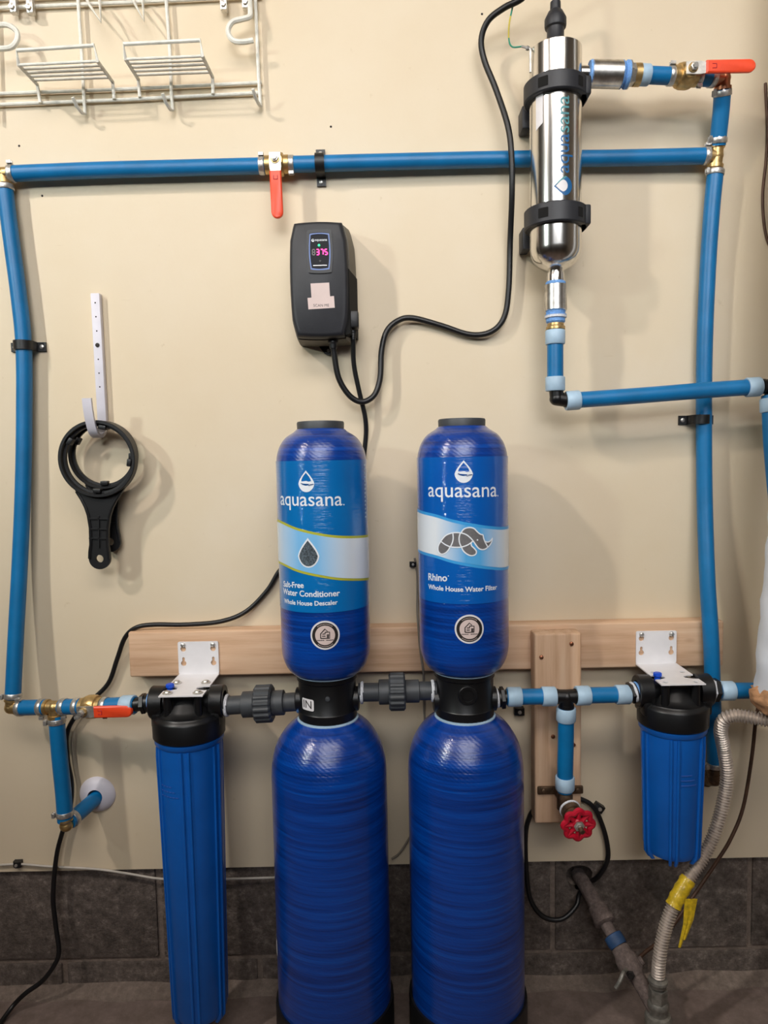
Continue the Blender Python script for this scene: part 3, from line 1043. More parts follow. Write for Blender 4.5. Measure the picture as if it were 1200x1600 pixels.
    for i in range(9):
        if i == 4:
            continue
        x = s_ + (i - 4) * 0.0030
        W.poly(b, [[(x - 0.0012, z_ - R_ * 0.36), (x + 0.0012, z_ - R_ * 0.36), (x + 0.0012, z_ - R_ * 0.31), (x - 0.0012, z_ - R_ * 0.31)]], 0.0018)
    b.build('sticker_house', 'darkink', st)
    b = B()
    for sg in (1, -1):
        for i in range(-5, 6):
            a = PI / 2 * sg + i * 0.13
            cx, cz = s_ + R_ * 0.775 * math.cos(a), z_ + R_ * 0.775 * math.sin(a)
            W.poly(b, [circle(cx, cz, 0.0008, 6)], 0.0018)
    b.build('sticker_print', 'paper', st)
    if kind != 'filter':
        WL = Wrap(x0, DT, RL)
        s_, z_ = -RL * 1.36, P(440, 1463, DT).z
        WL.poly(B(), [[(s_ - 0.012, z_ - 0.014), (s_ + 0.012, z_ - 0.014), (s_ + 0.012, z_ + 0.014), (s_ - 0.012, z_ + 0.014)]], 0.0006).build('small_sticker', 'stickerwhite', t)
    return x0, zp


xL, zpL = tank(504, 520, 'blue two-stage water tank with green-edged band and drop picture', 'softener')
xR, zpR = tank(719, 733, 'blue two-stage water tank with animal picture on its pale band', 'filter')


# grey threaded unions
def union(label, pa, pb, segs, tape_end=None):
    pa, pb = V(pa), V(pb)
    a = (pb - pa)
    L = a.length
    a.normalize()
    t = thing('pipe_union', label, 'union', pa)
    b = B()
    b.lathe(pa, a, [(0, 0.0165), (L, 0.0165)], 28)
    b.build('pipe', 'pvc', t)
    for (f0, f1, r) in segs[:2]:
        B().lathe(pa + a * L * f0, a, [(0, r - 0.003), (0.001, r), (L * (f1 - f0) - 0.001, r), (L * (f1 - f0), r - 0.003)], 12, ).build('sleeve', 'pvc', t)
    f0, f1, r = segs[2]
    n = 72
    _, x, y = perp(a)
    rings = []
    for tt, k in ((0, 0.88), (0.003, 1.0), (L * (f1 - f0) - 0.003, 1.0), (L * (f1 - f0), 0.88)):
        rings.append([pa + a * (L * f0 + tt) + (r * k + (0.0012 if j % 4 < 2 else -0.0008)) * (math.cos(2 * PI * j / n) * x + math.sin(2 * PI * j / n) * y) for j in range(n)])
    B().loft(rings).build('union_nut', 'pvc', t, angle=20)
    for f, mt in (tape_end or ()):
        pts = []
        for i in range(40):
            ang = i / 40 * 4 * PI
            pts.append(pa + a * (L * f + 0.003 * (i / 40 - 0.5)) + (0.0172 + random.uniform(0, 0.0012)) * (math.cos(ang) * x + math.sin(ang) * y))
        B().tube(pts, 0.0022, 6).build('thread_tape', mt, t)


DF = 0.12
union('dark grey union between the long filter and left tank', P(350, 1102.5, DF + 0.004), P(473, 1096, DT), [(0.24, 0.4, 0.0235), (0.62, 0.77, 0.0225), (0.40, 0.625, 0.0325)], [(0.04, 'whitetape'), (0.95, 'tape')])
union('dark grey union between the two blue tanks', P(560, 1082, DT), P(682, 1079, DT), [(0.26, 0.4, 0.0225), (0.6, 0.78, 0.0205), (0.39, 0.6, 0.0325)], [(0.045, 'whitetape'), (0.95, 'whitetape')])


# ---------------------------------------------------------------- filter housings
def housing(label, u, vtop_bracket, zbot, r_top, r_bot, screws, long_, rib0):
    # bracket plane: back plate on the board at d=.0385, shelf forward
    ub0, ub1, vb_top, vb_bend = vtop_bracket
    pc = P((ub0 + ub1) / 2, vb_bend, 0.0385)
    zc = pc.z
    xm = pc.x
    d0 = DF
    t = thing('filter_housing', label, 'water filter', (xm, -d0, zbot))
    hw = 0.0385
    th = 0.0022
    ztop = P((ub0 + ub1) / 2, vb_top, 0.0385).z
    # keyhole outlines
    def key(cx, cy):
        pts = [(cx + 0.0052 * math.cos(a), cy - 0.004 + 0.0052 * math.sin(a)) for a in [PI * 0.65 + (PI * 1.7) * i / 12 for i in range(13)]]
        return pts + [(cx + 0.0026, cy + 0.006), (cx + 0.001, cy + 0.0078), (cx - 0.001, cy + 0.0078), (cx - 0.0026, cy + 0.006)]
    h_ = ztop - zc
    holes = [key(sx * 0.0285, h_ * f) for sx in (-1, 1) for f in (0.40, 0.84)]
    br = B().prism([rrect(2 * hw, h_, 0.003, 3, 0, h_ / 2)] + holes, (xm, -0.0385, zc), (1, 0, 0), (0, 0, 1), th)
    # shelf with a notch on both sides and slots
    y0, y1 = 0.0385, 0.166
    L = y1 - y0
    nt = L * 0.68
    outl = [(-hw, 0), (hw, 0), (hw, nt - 0.012), (hw - 0.01, nt - 0.011), (hw - 0.021, nt - 0.004), (hw - 0.021, nt + 0.004), (hw - 0.01, nt + 0.011), (hw, nt + 0.012), (hw, L),
            (-hw, L), (-hw, nt + 0.012), (-hw + 0.01, nt + 0.011), (-hw + 0.021, nt + 0.004), (-hw + 0.021, nt - 0.004), (-hw + 0.01, nt - 0.011), (-hw, nt - 0.012)]
    outl = [(p[0], p[1]) for p in outl]
    slots = [circle(sx * 0.0265, f, 0.005, 12) for sx in (-1, 1) for f in (L * 0.45, L * 0.90)]
    br.prism([outl[::-1]] + slots, (xm, -0.0385, zc), (1, 0, 0), (0, -1, 0), th)
    brk = br.build('bracket', 'whitemetal', t, label='white metal bracket')
    for sx in (-1, 1):
        q = V((xm + sx * 0.0285, -0.0410, zc + h_ * 0.84 + 0.004))
        B().lathe(q, (0, -1, 0), [(-0.004, 0.0025), (0, 0.0048), (0.0022, 0.0042), (0.0035, 0.002), (0.0035, 0)], 16).build('screw', 'zinc', brk)
        if screws:
            for f in (L * 0.45, L * 0.90):
                q = V((xm + sx * 0.0265, -0.0385 - f, zc + 0.0005))
                B().lathe(q, (0, 0, 1), [(-0.004, 0.003), (0, 0.0085), (0.0015, 0.0085), (0.0022, 0.0062), (0.0045, 0.005), (0.0055, 0.002), (0.0055, 0)], 16).build('screw', 'zinc', brk)
    # head
    zr1, zr0 = zc - 0.045, zc - 0.085
    R_ = r_top + 0.0055
    ax = V((0, 0, 1))
    c = V((xm, -d0, 0))
    hd = B()
    hd.lathe(c, ax, [(zr0, R_ - 0.002), (zr0 + 0.002, R_), (zr1 - 0.006, R_ + 0.0005), (zr1 - 0.003, R_ - 0.001), (zr1, R_ - 0.004), (zr1 + 0.002, R_ - 0.006), (zr1 + 0.003, R_ - 0.0065), (zr1 + 0.004, R_ - 0.012),
                     (zr1 + 0.012, R_ * 0.68), (zr1 + 0.026, R_ * 0.50), (zr1 + 0.033, R_ * 0.38), (zc - 0.006, 0.018), (zc - 0.006, 0)], 48)
    for i in range(4):                       # four posts that carry the bracket screws
        sx, f = ((-1, 0.45), (1, 0.45), (-1, 0.90), (1, 0.90))[i]
        q = V((xm + sx * 0.0265, -0.0385 - L * f, zr1))
        hd.lathe(q, ax, [(-0.012, 0.0085), (0.01, 0.0075), (zc - zr1 - 0.0025, 0.0072)], 14)
    hd.box((xm, -d0, zc - 0.008), (0.058, 0.06, 0.010), None, 0.002, 2)
    zp = zc - 0.026
    for sg in (-1, 1):
        e = V((xm + sg * 0.062, -d0, zp))
        hd.lathe(V((xm + sg * 0.02, -d0, zp)), (sg, 0, 0), [(0, 0.020), (0.02, 0.022), (0.022, 0.0285), (0.044, 0.0292), (0.046, 0.0275), (0.046, 0.019), (0.040, 0.0175), (0.040, 0)], 32)
        hd.box((xm + sg * 0.052, -d0, zp - 0.024), (0.018, 0.05, 0.03), None, 0.004, 2)
    ho = hd.build('head', 'blackfit', t)
    q = V((xm - 0.030, -0.0385 - nt, zc + 0.001))
    B().lathe(q - V((0, 0, 0.008)), ax, [(0, 0.0055), (0.008, 0.0055), (0.010, 0.0078), (0.0145, 0.0078), (0.016, 0.006), (0.016, 0)], 8).build('release_button', 'bluebtn', ho, label='blue pressure release button')
    # sump with pairs of ribs
    zt_ = zr0 - 0.001
    s = B().lathe(c, ax, [(zbot + 0.008, 0), (zbot + 0.008, r_bot * 0.55), (zbot + 0.010, r_bot * 0.9), (zbot + 0.022, r_bot), (zt_ - 0.03, r_top - 0.0012), (zt_ - 0.012, r_top - 0.001), (zt_ - 0.008, r_top + 0.0025), (zt_, r_top + 0.0032)], 64)
    so = s.build('sump', 'bluesump', t)
    rb = 6
    for i in range(rb):
        a0 = -PI / 2 + i * 2 * PI / rb + rib0
        for da in (-0.11, 0.11):
            a = a0 + da
            rad = V((math.cos(a), math.sin(a), 0))
            tan = V((-math.sin(a), math.cos(a), 0))
            rr = []
            for z, r in ((zbot, r_bot - 0.006), (zbot + 0.012, r_bot + 0.0016), (zbot + 0.03, r_bot + 0.0022), (zt_ - 0.03, r_top + 0.0012), (zt_ - 0.012, r_top + 0.0008)):
                p = c + V((0, 0, z)) + rad * r
                rr.append([p - tan * 0.0028 - rad * 0.006, p - tan * 0.0024, p - tan * 0.001 + rad * 0.0012, p + tan * 0.001 + rad * 0.0012, p + tan * 0.0024, p + tan * 0.0028 - rad * 0.006])
            B().loft(rr).build('rib', 'bluesump', so)
    # faint raised print on the front
    W = Wrap(xm, d0, r_top - 0.0008)
    b = B()
    for k in range(3):
        z = zt_ - 0.075 - k * 0.009
        for j in range(4 + k):
            x = -0.045 + j * 0.0065 if long_ else -0.006 + j * 0.005
            W.poly(b, [[(x, z), (x + 0.0045, z), (x + 0.0045, z + 0.0016), (x, z + 0.0016)]], 0.0004)
    b.build('raised_print', mat('faint_print_' + ('long' if long_ else 'short'), '#3d62b8', 0.4), so)
    return xm, zc, zp


xF1, zF1, zp1 = housing('long blue cartridge filter with black head hanging at left of the tanks', 297, (279, 344, 1002, 1052.5), 0.052, 0.0582, 0.0492, True, True, 0.10)
xF2, zF2, zp2 = housing('short blue cartridge filter with black head at right of the upright board', 1050, (992, 1057, 985.5, 1036), 0.345, 0.0555, 0.0492, False, False, -0.30)


# threaded adaptors
def adaptor(label, pa, pb, mats, r=0.0165):
    pa, pb = V(pa), V(pb)
    a = pb - pa
    L = a.length
    a.normalize()
    t = thing('threaded_adaptor', label, 'fitting', pa)
    for (name, f0, f1, r_, n, m_) in mats:
        B().lathe(pa + a * L * f0, a, [(0, r_ - 0.0012), (0.0008, r_), (L * (f1 - f0) - 0.0008, r_), (L * (f1 - f0), r_ - 0.0012)], n).build(name, m_, t)


def pz(u, v, d):
    return P(u, v, d)


pF1 = V((xF1 - 0.062, -DF, zp1))
adaptor('black threaded adaptor with blue tape entering left side of long filter', P(208, 1101.5, 0.119), pF1, [('barb', 0, 0.45, 0.0125, 20, 'blackfit'), ('collar', 0.40, 0.62, 0.0185, 6, 'blackfit'), ('thread', 0.62, 1.0, 0.0165, 20, 'blackfit'), ('thread_tape', 0.78, 0.98, 0.0172, 20, 'tape')])
pTR = V((xR + 0.055, -DT, zpR))
pF2 = V((xF2 - 0.062, -DF, zp2))
qa = P(797, 1089, DT)
adaptor('black threaded adaptor on the right side of the right tank manifold', pTR, qa, [('thread', 0, 0.4, 0.0165, 20, 'blackfit'), ('thread_tape', 0.02, 0.22, 0.0172, 20, 'whitetape'), ('collar', 0.35, 0.62, 0.020, 6, 'blackfit'), ('barb', 0.6, 1.0, 0.0125, 20, 'blackfit')])
pipe([(791, 1089, DT), (868, 1088, 0.128)], 'short blue pipe between right tank and black tee', [(0.16, 'pale'), (0.86, 'pale')])
fitting('pipe_tee', 'black plastic tee in front of the upright pine board', [P(862, 1088, 0.128), P(908, 1087, 0.127), P(885, 1110, 0.127)], P(885, 1088.5, 0.128), 'blackfit', 0.0125, collar=0.001)
pipe([(902, 1087, 0.127), (984, 1085, 0.122)], 'short blue pipe between black tee and short filter', [(0.1, 'pale'), (0.86, 'pale')])
adaptor('black and white taped adaptor entering left side of short filter', P(975, 1085, 0.122), pF2, [('barb', 0, 0.4, 0.0125, 20, 'blackfit'), ('collar', 0.36, 0.6, 0.0195, 6, 'blackfit'), ('thread', 0.6, 1.0, 0.0165, 20, 'blackfit'), ('thread_tape', 0.55, 0.74, 0.0185, 20, 'whitetape'), ('tape_wrap', 0.82, 0.98, 0.0175, 20, 'tape')])
pipe([(884.5, 1105, 0.126), (884, 1160, 0.121), (883, 1200, 0.117), (882.5, 1236, 0.114)], 'vertical blue pipe from black tee down to the red wheel valve', [(0.08, 'pale'), (0.9, 'pale')])
pF2b = V((xF2 + 0.062, -DF, zp2))
adaptor('black threaded adaptor leaving right side of short filter', pF2b, P(1135, 1078.5, DF), [('thread', 0, 0.5, 0.0165, 20, 'blackfit'), ('collar', 0.1, 0.55, 0.0215, 6, 'blackfit'), ('tape_wrap', 0.16, 0.3, 0.0222, 6, 'whitetape'), ('barb', 0.5, 1.0, 0.0125, 20, 'blackfit')])
pipe([(1117, 1079.5, DF), (1186, 1079, DF), (1230, 1079, DF)], 'short blue pipe from short filter into the white insulation', [(0.16, 'pale')])

# drain valve with the red wheel
c0 = P(882.5, 1250, 0.112)
c1 = P(905, 1291, 0.172)
a = (c1 - c0).normalized()
t = thing('drain_valve', 'bronze drain valve with scalloped red handwheel on the upright board', 'valve', c0)
b = B()
b.lathe(c0 + V((0, 0, 0.014)), (0, 0, -1), [(0, 0.0125), (0.005, 0.0145), (0.03, 0.0145), (0.034, 0.010), (0.034, 0)], 20)
b.cyl(V((c0.x, -0.078, c0.z)), c0, 0.012)
for sg in (-1, 1):
    e = V((c0.x + sg * 0.026, -0.0785, c0.z + 0.003))
    b.box(e, (0.034, 0.006, 0.016), None, 0.0025, 2)
    b.lathe(e + V((sg * 0.006, 0, 0)), (0, -1, 0), [(0, 0.0055), (0.006, 0.005), (0.007, 0.003), (0.007, 0)], 12)
b.lathe(c0, a, [(0, 0.013), (0.020, 0.013), (0.0205, 0.0178), (0.034, 0.0178), (0.0345, 0.0145), (0.05, 0.0145), (0.052, 0.011), (0.058, 0.011), (0.059, 0.0045), (0.078, 0.0045)], 20)
b.build('body', 'bronze', t)
B().lathe(c0 + a * 0.020, a, [(0, 0.016), (0.001, 0.0192), (0.004, 0.0192), (0.005, 0.016)], 24).build('thread_tape', 'whitetape', t)
Lw = (c1 - c0).length
cw = c0 + a * (Lw - 0.004)
# wheel faces mostly the viewer
wa = (a + V((0, -1.0, 0.1))).normalized()
_, x, y = perp(wa)
b = B()
rim = []
N = 64
for i in range(N):
    th_ = 2 * PI * i / N
    rim.append(cw + (0.0248 + 0.0024 * math.cos(8 * th_)) * (math.cos(th_) * x + math.sin(th_) * y))
b.tube(rim, 0.0052, 8, closed=True)
b.lathe(cw - wa * 0.003, wa, [(0, 0.011), (0.006, 0.0125), (0.008, 0.0105), (0.008, 0)], 24)
for i in range(8):
    th_ = 2 * PI * (i) / 8
    dv = math.cos(th_) * x + math.sin(th_) * y
    b.tube([cw + dv * 0.009, cw + dv * 0.017, cw + dv * 0.026], [0.005, 0.0042, 0.005], 8)
ho = b.build('handwheel', 'wheelred', t)
B().lathe(cw + wa * 0.004, wa, [(0, 0.0098), (0.002, 0.0098), (0.0025, 0.0062), (0.005, 0.0062), (0.0055, 0.003), (0.007, 0.003), (0.007, 0)], 6).build('wheel_nut', 'zinc', ho)

# ---------------------------------------------------------------- steel lamp chamber
t = thing('steel_cylinder', 'upright polished steel cylinder in two black clamps at upper right', 'cylinder', (xc, -DU, P(868, 420, DU).z))
zT = P(868, 57, DU + 0.043).z
zB = P(868, 424, DU).z
RC = 0.0445
c = V((xc, -DU, 0))
ax = V((0, 0, 1))
B().lathe(c, ax, [(zB, 0.010), (zB + 0.004, 0.019), (zB + 0.010, 0.030), (zB + 0.018, 0.0385), (zB + 0.028, 0.0430), (zB + 0.036, RC), (zT - 0.001, RC), (zT, RC - 0.001), (zT, 0.0)], 72).build('shell', 'chamber', t)
for (va, vb) in ((108, 138), (313, 345)):
    z1, z0 = P(868, va, DU + 0.05).z, P(868, vb, DU + 0.05).z
    b = B()
    Ro = 0.0545
    b.hollow(c, ax, [(z0, Ro - 0.002), (z0 + 0.002, Ro), (z1 - 0.002, Ro), (z1, Ro - 0.002)], [(z0, RC + 0.0004), (z1, RC + 0.0004)], 56)
    b.box((xc, -0.024, (z0 + z1) / 2 - 0.004), (0.05, 0.047, z1 - z0 + 0.008), None, 0.003, 2)
    b.box((xc - 0.041, -0.020, (z0 + z1) / 2 - 0.016), (0.016, 0.038, 0.040), None, 0.003, 2)
    b.box((xc + 0.034, -0.020, (z0 + z1) / 2 - 0.008), (0.024, 0.038, 0.040), None, 0.003, 2)
    b.box((xc + 0.045, -DU - 0.006, (z0 + z1) / 2), (0.018, 0.05, z1 - z0), None, 0.003, 2)
    co = b.build('clamp', 'charcoal', t)
    W = Wrap(xc, DU, Ro)
    for (s_, wd) in ((-0.034, 0.018), (0.034, 0.012)):
        W.poly(B(), [rrect(wd, 0.0165, 0.0015, 3, s_, (z0 + z1) / 2 - 0.001)], 0.0004).build('clamp_window', 'hole', co)
# side outlet
pz0 = P(905, 114, DU)
pz0 = V((xc + RC - 0.006, -DU, P(905, 115, DU).z))
e = P(1004, 117.3, DU)
a = (e - pz0).normalized()
sb = B().lathe(pz0, a, [(0, 0.013), (0.022, 0.013)], 24).build('outlet_neck', 'chamber', t)
q = pz0 + a * 0.021
B().lathe(q, a, [(0, 0.0205), (0.001, 0.0222), (0.0535, 0.0222), (0.0545, 0.0205)], 36).build('coupling', 'dullsteel', t)
B().lathe(q - a * 0.003, a, [(0, 0.014), (0.001, 0.0205), (0.005, 0.0225), (0.007, 0.021)], 24).build('thread_tape', 'tape', t)
B().lathe(q + a * 0.053, a, [(0, 0.019), (0.002, 0.0225), (0.006, 0.019), (0.009, 0.0225), (0.013, 0.0225), (0.016, 0.017)], 24).build('thread_tape', 'tape', t)
B().lathe(q + a * 0.064, a, [(0, 0.02), (0.001, 0.0225), (0.006, 0.022), (0.008, 0.018), (0.014, 0.018)], 6).build('hex_nut', 'zinc', t)
B().lathe(q + a * 0.076, a, [(0, 0.014), (0.001, 0.0185), (0.011, 0.0185), (0.013, 0.0125), (0.03, 0.0115)], 20).build('brass_adaptor', 'brass', t)
# bottom outlet
zz = lambda v: P(868, v, DU).z
B().lathe(c, ax, [(zz(446), 0.0155), (zz(428), 0.0155), (zz(421), 0.011), (zz(414), 0.011)], 28).build('outlet_neck', 'chamber', t)
B().lathe(c, ax, [(zz(486) , 0.018), (zz(485), 0.0198), (zz(446), 0.0198), (zz(445), 0.018)], 36).build('coupling', 'dullsteel', t)
B().lathe(c, ax, [(zz(446), 0.016), (zz(444.5), 0.0175), (zz(441.5), 0.0175), (zz(440), 0.0155)], 24).build('thread_tape', 'tape', t)
B().lathe(c, ax, [(zz(506), 0.014), (zz(503), 0.0168), (zz(497), 0.0165), (zz(496), 0.019), (zz(492), 0.019), (zz(491), 0.0165), (zz(485.5), 0.0175)], 24).build('thread_tape', 'tape', t)
B().lathe(c, ax, [(zz(498), 0.0165), (zz(497), 0.0192), (zz(493.5), 0.0192), (zz(492), 0.0165)], 20).build('tape_wrap', 'whitetape', t)
B().lathe(c, ax, [(zz(530), 0.0115), (zz(516), 0.0125), (zz(515), 0.0168), (zz(511), 0.0168), (zz(509), 0.0145), (zz(503), 0.0145)], 24).build('brass_adaptor', 'brass', t)
# lettering on the shell, read upwards
W = Wrap(xc, DU, RC)
vs, fs = text2d('aquasana', 0.002)
sR = W.hit(889, 200)[0]
zlo, zhi = W.hit(880, 270)[1], W.hit(880, 149)[1]
HL = zhi - zlo
part = text2d('aqua', 0.002)
for lo, hi, m_ in ((0.0, 0.5, 'blueink'), (0.5, 1.01, 'tealink')):
    fsel = [f for f in fs if lo <= sum(vs[i][0] for i in f) / len(f) < hi]
    vv = [(sR - y * HL * 0.92, zlo + x * HL) for x, y in vs]
    W.mesh(B(), vv, fsel, 0.0003).build('lettering', m_, t)
s0, z0_ = W.hit(880, 290)
L_ = W.hit(892, 290)[0] - W.hit(863, 290)[0]
hz = 0.0165
dr = []
for i in range(28):
    an = 2 * PI * i / 28
    yy = -math.cos(an)
    xx = math.sin(an) * (1 - max(0, yy + 0.25) / 1.25) ** 0.62 if yy > -0.25 else math.sin(an)
    dr.append((yy, xx))
sm_ = s0 + L_ * 0.0
W.poly(B(), [[(sm_ - L_ / 2 * yy, z0_ + hz * xx) for yy, xx in dr if xx <= 0.02 or yy < -0.3]], 0.0003).build('emblem_drop', 'blueink', t)
W.poly(B(), [[(sm_ - L_ / 2 * yy, z0_ + hz * xx) for yy, xx in dr if xx >= -0.02 and yy > -0.55]], 0.0005).build('emblem_drop', 'tealink', t)
W.poly(B(), [[(sm_ + L_ * 0.02 - L_ / 2 * yy * 0.62 - 0.003, z0_ + hz * xx * 0.62) for yy, xx in dr]], 0.0008).build('emblem_inset', 'stickerwhite', t)
s_, z_ = W.hit(834, 180)
W.poly(B(), [[(-RC * 1.05, P(832, 214, DU).z), (-RC * 0.72, P(832, 206, DU).z), (-RC * 0.72, P(832, 150, DU).z), (-RC * 1.05, P(832, 150, DU).z)]], 0.0004).build('side_sticker', 'stickerwhite', t)
# black lamp plug on top
zt2 = zT
B().lathe(c, ax, [(zt2 - 0.002, 0.017), (zt2 + 0.002, 0.0175), (zt2 + 0.010, 0.0175), (zt2 + 0.014, 0.0145), (zt2 + 0.036, 0.0145), (zt2 + 0.038, 0.0178), (zt2 + 0.041, 0.0185), (zt2 + 0.052, 0.0185), (zt2 + 0.056, 0.0165), (zt2 + 0.064, 0.0125), (zt2 + 0.067, 0.0092), (zt2 + 0.08, 0.0088), (zt2 + 0.081, 0)], 28).build('lamp_plug', 'charcoal', t)
# ground screw
gp = V((xc - RC - 0.004, -DU - 0.005, P(829, 78, DU).z))
B().lathe(gp + V((0.004, 0, -0.04)), (0, 0, 1), [(0, 0.0022), (0.04, 0.0022)], 8).build('ground_rod', 'zinc', t)
B().lathe(gp, (-1, 0, 0.3), [(-0.004, 0.002), (0, 0.004), (0.003, 0.004), (0.0032, 0.0022), (0.012, 0.002)], 8).build('ground_screw', 'zinc', t)
pts = smooth([gp + V((-0.010, 0, 0.003)), P(800, 73, DU), P(795, 60, DU - 0.01), P(796, 35, DU - 0.02), P(802, 5, DU - 0.03), P(806, -30, DU - 0.04)], 6)
t2 = thing('ground_wire', 'thin green and yellow wire at left of the steel cylinder top', 'wire', pts[0])
k = len(pts) * 4 // 10
B().tube(pts[:k + 1], 0.0014, 8).build('wire_end', 'gwire', t2)
B().tube(pts[k:k + 9], 0.0014, 8).build('wire_stripe', 'ywire', t2)
B().tube(pts[k + 8:], 0.0014, 8).build('wire_top', 'gwire', t2)

# ---------------------------------------------------------------- controller
cx_, cz_ = P(498.5, 436, 0.083).x, P(498.5, 436, 0.083).z
t = thing('lamp_controller', 'black wall controller box with lit digital counter', 'controller', (cx_, 0, cz_ - 0.1))
HW, HH = 0.0485, 0.099


def barrel(hw, hh, d, dx=0.0, rc=0.012, bulge=0.004, n=8):
    pts = []
    for i in range(n + 1):
        k = -1 + 2 * i / n
        pts.append((hw + bulge * (1 - k * k) - (0.004 if abs(k) == 1 else 0), k * (hh - rc * 0.5)))
    for i in range(n + 1):
        k = 1 - 2 * i / n
        pts.append((k * (hw - rc * 0.5), hh + bulge * 0.6 * (1 - k * k)))
    for i in range(n + 1):
        k = 1 - 2 * i / n
        pts.append((-hw - bulge * (1 - k * k) + (0.004 if abs(k) == 1 else 0), k * (hh - rc * 0.5)))
    for i in range(n + 1):
        k = -1 + 2 * i / n
        pts.append((k * (hw - rc * 0.5), -hh - bulge * 0.6 * (1 - k * k)))
    return [V((cx_ + dx + p[0], -d, cz_ + p[1])) for p in pts]


B().loft([barrel(HW + 0.006, HH + 0.005, 0.002, 0.005), barrel(HW + 0.0055, HH + 0.0045, 0.02, 0.004), barrel(HW + 0.0015, HH + 0.0015, 0.056)]).build('back_case', 'olive', t)
B().loft([barrel(HW, HH, 0.054), barrel(HW, HH, 0.074), barrel(HW - 0.0025, HH - 0.0025, 0.0805), barrel(HW - 0.007, HH - 0.007, 0.083)]).build('front_cover', 'charcoal', t, angle=50)
B().loft([[V((cx_ + HW - 0.004, -d_, cz_ + 0.028)), V((cx_ + HW + w_, -d_, cz_ + 0.018)), V((cx_ + HW + w_, -d_, cz_ - HH + 0.004)), V((cx_ + HW - 0.004, -d_, cz_ - HH + 0.002))] for d_, w_ in ((0.004, 0.0165), (0.03, 0.0125), (0.058, 0.0075), (0.0765, 0.0045))]).build('plug_recess', 'hole', t)
# screen with blue rim
sx, sz = P(499.5, 393, 0.084).x, P(499.5, 393, 0.084).z


def shield(w_, h_, top=1.0, n=6):
    pts = []
    for i in range(n + 1):
        k = -1 + 2 * i / n
        pts.append((w_ / 2 * (1 - 0.10 * (k if k > 0 else -k * 1.2) ** 2), h_ / 2 * k))
    for i in range(1, n):
        k = 1 - 2 * i / n
        pts.append((k * w_ / 2 * 0.9, h_ / 2 + 0.0015 * (1 - k * k)))
    for i in range(n + 1):
        k = 1 - 2 * i / n
        pts.append((-w_ / 2 * (1 - 0.10 * (k if k > 0 else -k * 1.2) ** 2), h_ / 2 * k))
    for i in range(1, n):
        k = -1 + 2 * i / n
        pts.append((k * w_ / 2 * 0.88, -h_ / 2 - 0.0015 * (1 - k * k)))
    return pts


X_, Z_ = V((1, 0, 0)), V((0, 0, 1))
rimo = B().prism([shield(0.047, 0.073), shield(0.0385, 0.062)[::-1]], (sx, -0.0826, sz), X_, Z_, 0.003)
ro = rimo.build('screen_frame', 'black', t)
B().prism([shield(0.0385, 0.062), shield(0.034, 0.057)[::-1]], (sx, -0.0826, sz), X_, Z_, 0.002).build('screen_rim', 'screenrim', ro)
so = B().prism([shield(0.0345, 0.0575)], (sx, -0.0826, sz), X_, Z_, 0.0008).build('screen', 'screen', t)


def flat_text(b, body, x0, x1, z0, y, bold=0.0, ys=1.0):
    vs, fs = text2d(body, bold)
    b.add([V((x0 + p[0] * (x1 - x0), y, z0 + p[1] * (x1 - x0) * ys)) for p in vs], fs)


b = B()
flat_text(b, 'aquasana', sx - 0.0075, sx + 0.0135, sz + 0.0185, -0.0836, 0.01)
b.prism([circle(sx - 0.0115, sz + 0.0195, 0.0026, 14), circle(sx - 0.0112, sz + 0.0202, 0.0013, 10)[::-1]], (0, -0.0834, 0), X_, Z_, 0.0003)
b.build('lettering', 'ink', so)
B().lathe((sx - 0.001, -0.0834, sz + 0.011), (0, -1, 0), [(0, 0.0022), (0.0006, 0.0018), (0.0007, 0)], 14).build('status_lamp', 'ledgreen', so)
SEG = {'8': 'abcdefg', '3': 'abcdg', '7': 'abc', '5': 'acdfg'}


def digit(ch, x, z, w_, h_, th_):
    b = B()
    for s in SEG[ch]:
        bx = {'a': (0, h_ / 2, 1), 'g': (0, 0, 1), 'd': (0, -h_ / 2, 1), 'b': (w_ / 2, h_ / 4, 0), 'c': (w_ / 2, -h_ / 4, 0), 'f': (-w_ / 2, h_ / 4, 0), 'e': (-w_ / 2, -h_ / 4, 0)}[s]
        b.box((x + bx[0], -0.0836, z + bx[1]), (w_ - th_ * 0.4, 0.0004, th_) if bx[2] else (th_, 0.0004, h_ / 2 - th_ * 0.4))
    return b


for i, ch in enumerate('8375'):
    digit(ch, sx - 0.0108 + i * 0.0073, sz - 0.0008, 0.0044, 0.0092, 0.0019).build('digit', 'dimdigit' if i == 0 else 'led', so)
B().lathe((sx + 0.0005, -0.0834, sz - 0.0165), (0, -1, 0), [(0, 0.0022), (0.0008, 0.0018), (0.0009, 0)], 12).build('sensor', 'black', so)
B().box((sx, -0.0836, sz - 0.0238), (0.024, 0.0004, 0.001)).build('trim_line', 'steelband', so)
# paper sticker, code left out
q0 = P(501, 460, 0.0845)
st = B().prism([[(-0.0225, -0.0255), (0.0245, -0.0235), (0.0235, -0.003), (0.0165, -0.0035), (0.0155, 0.0205), (-0.0175, 0.0195), (-0.0165, -0.005), (-0.0235, -0.0055)]], (q0.x, -0.0831, q0.z), X_, Z_, 0.0004).build('sticker', 'paper', t)
b = B()
flat_text(b, 'SCAN ME', q0.x - 0.0135, q0.x + 0.0145, q0.z - 0.0212, -0.0837, 0.0)
b.build('lettering', 'darkink', st)
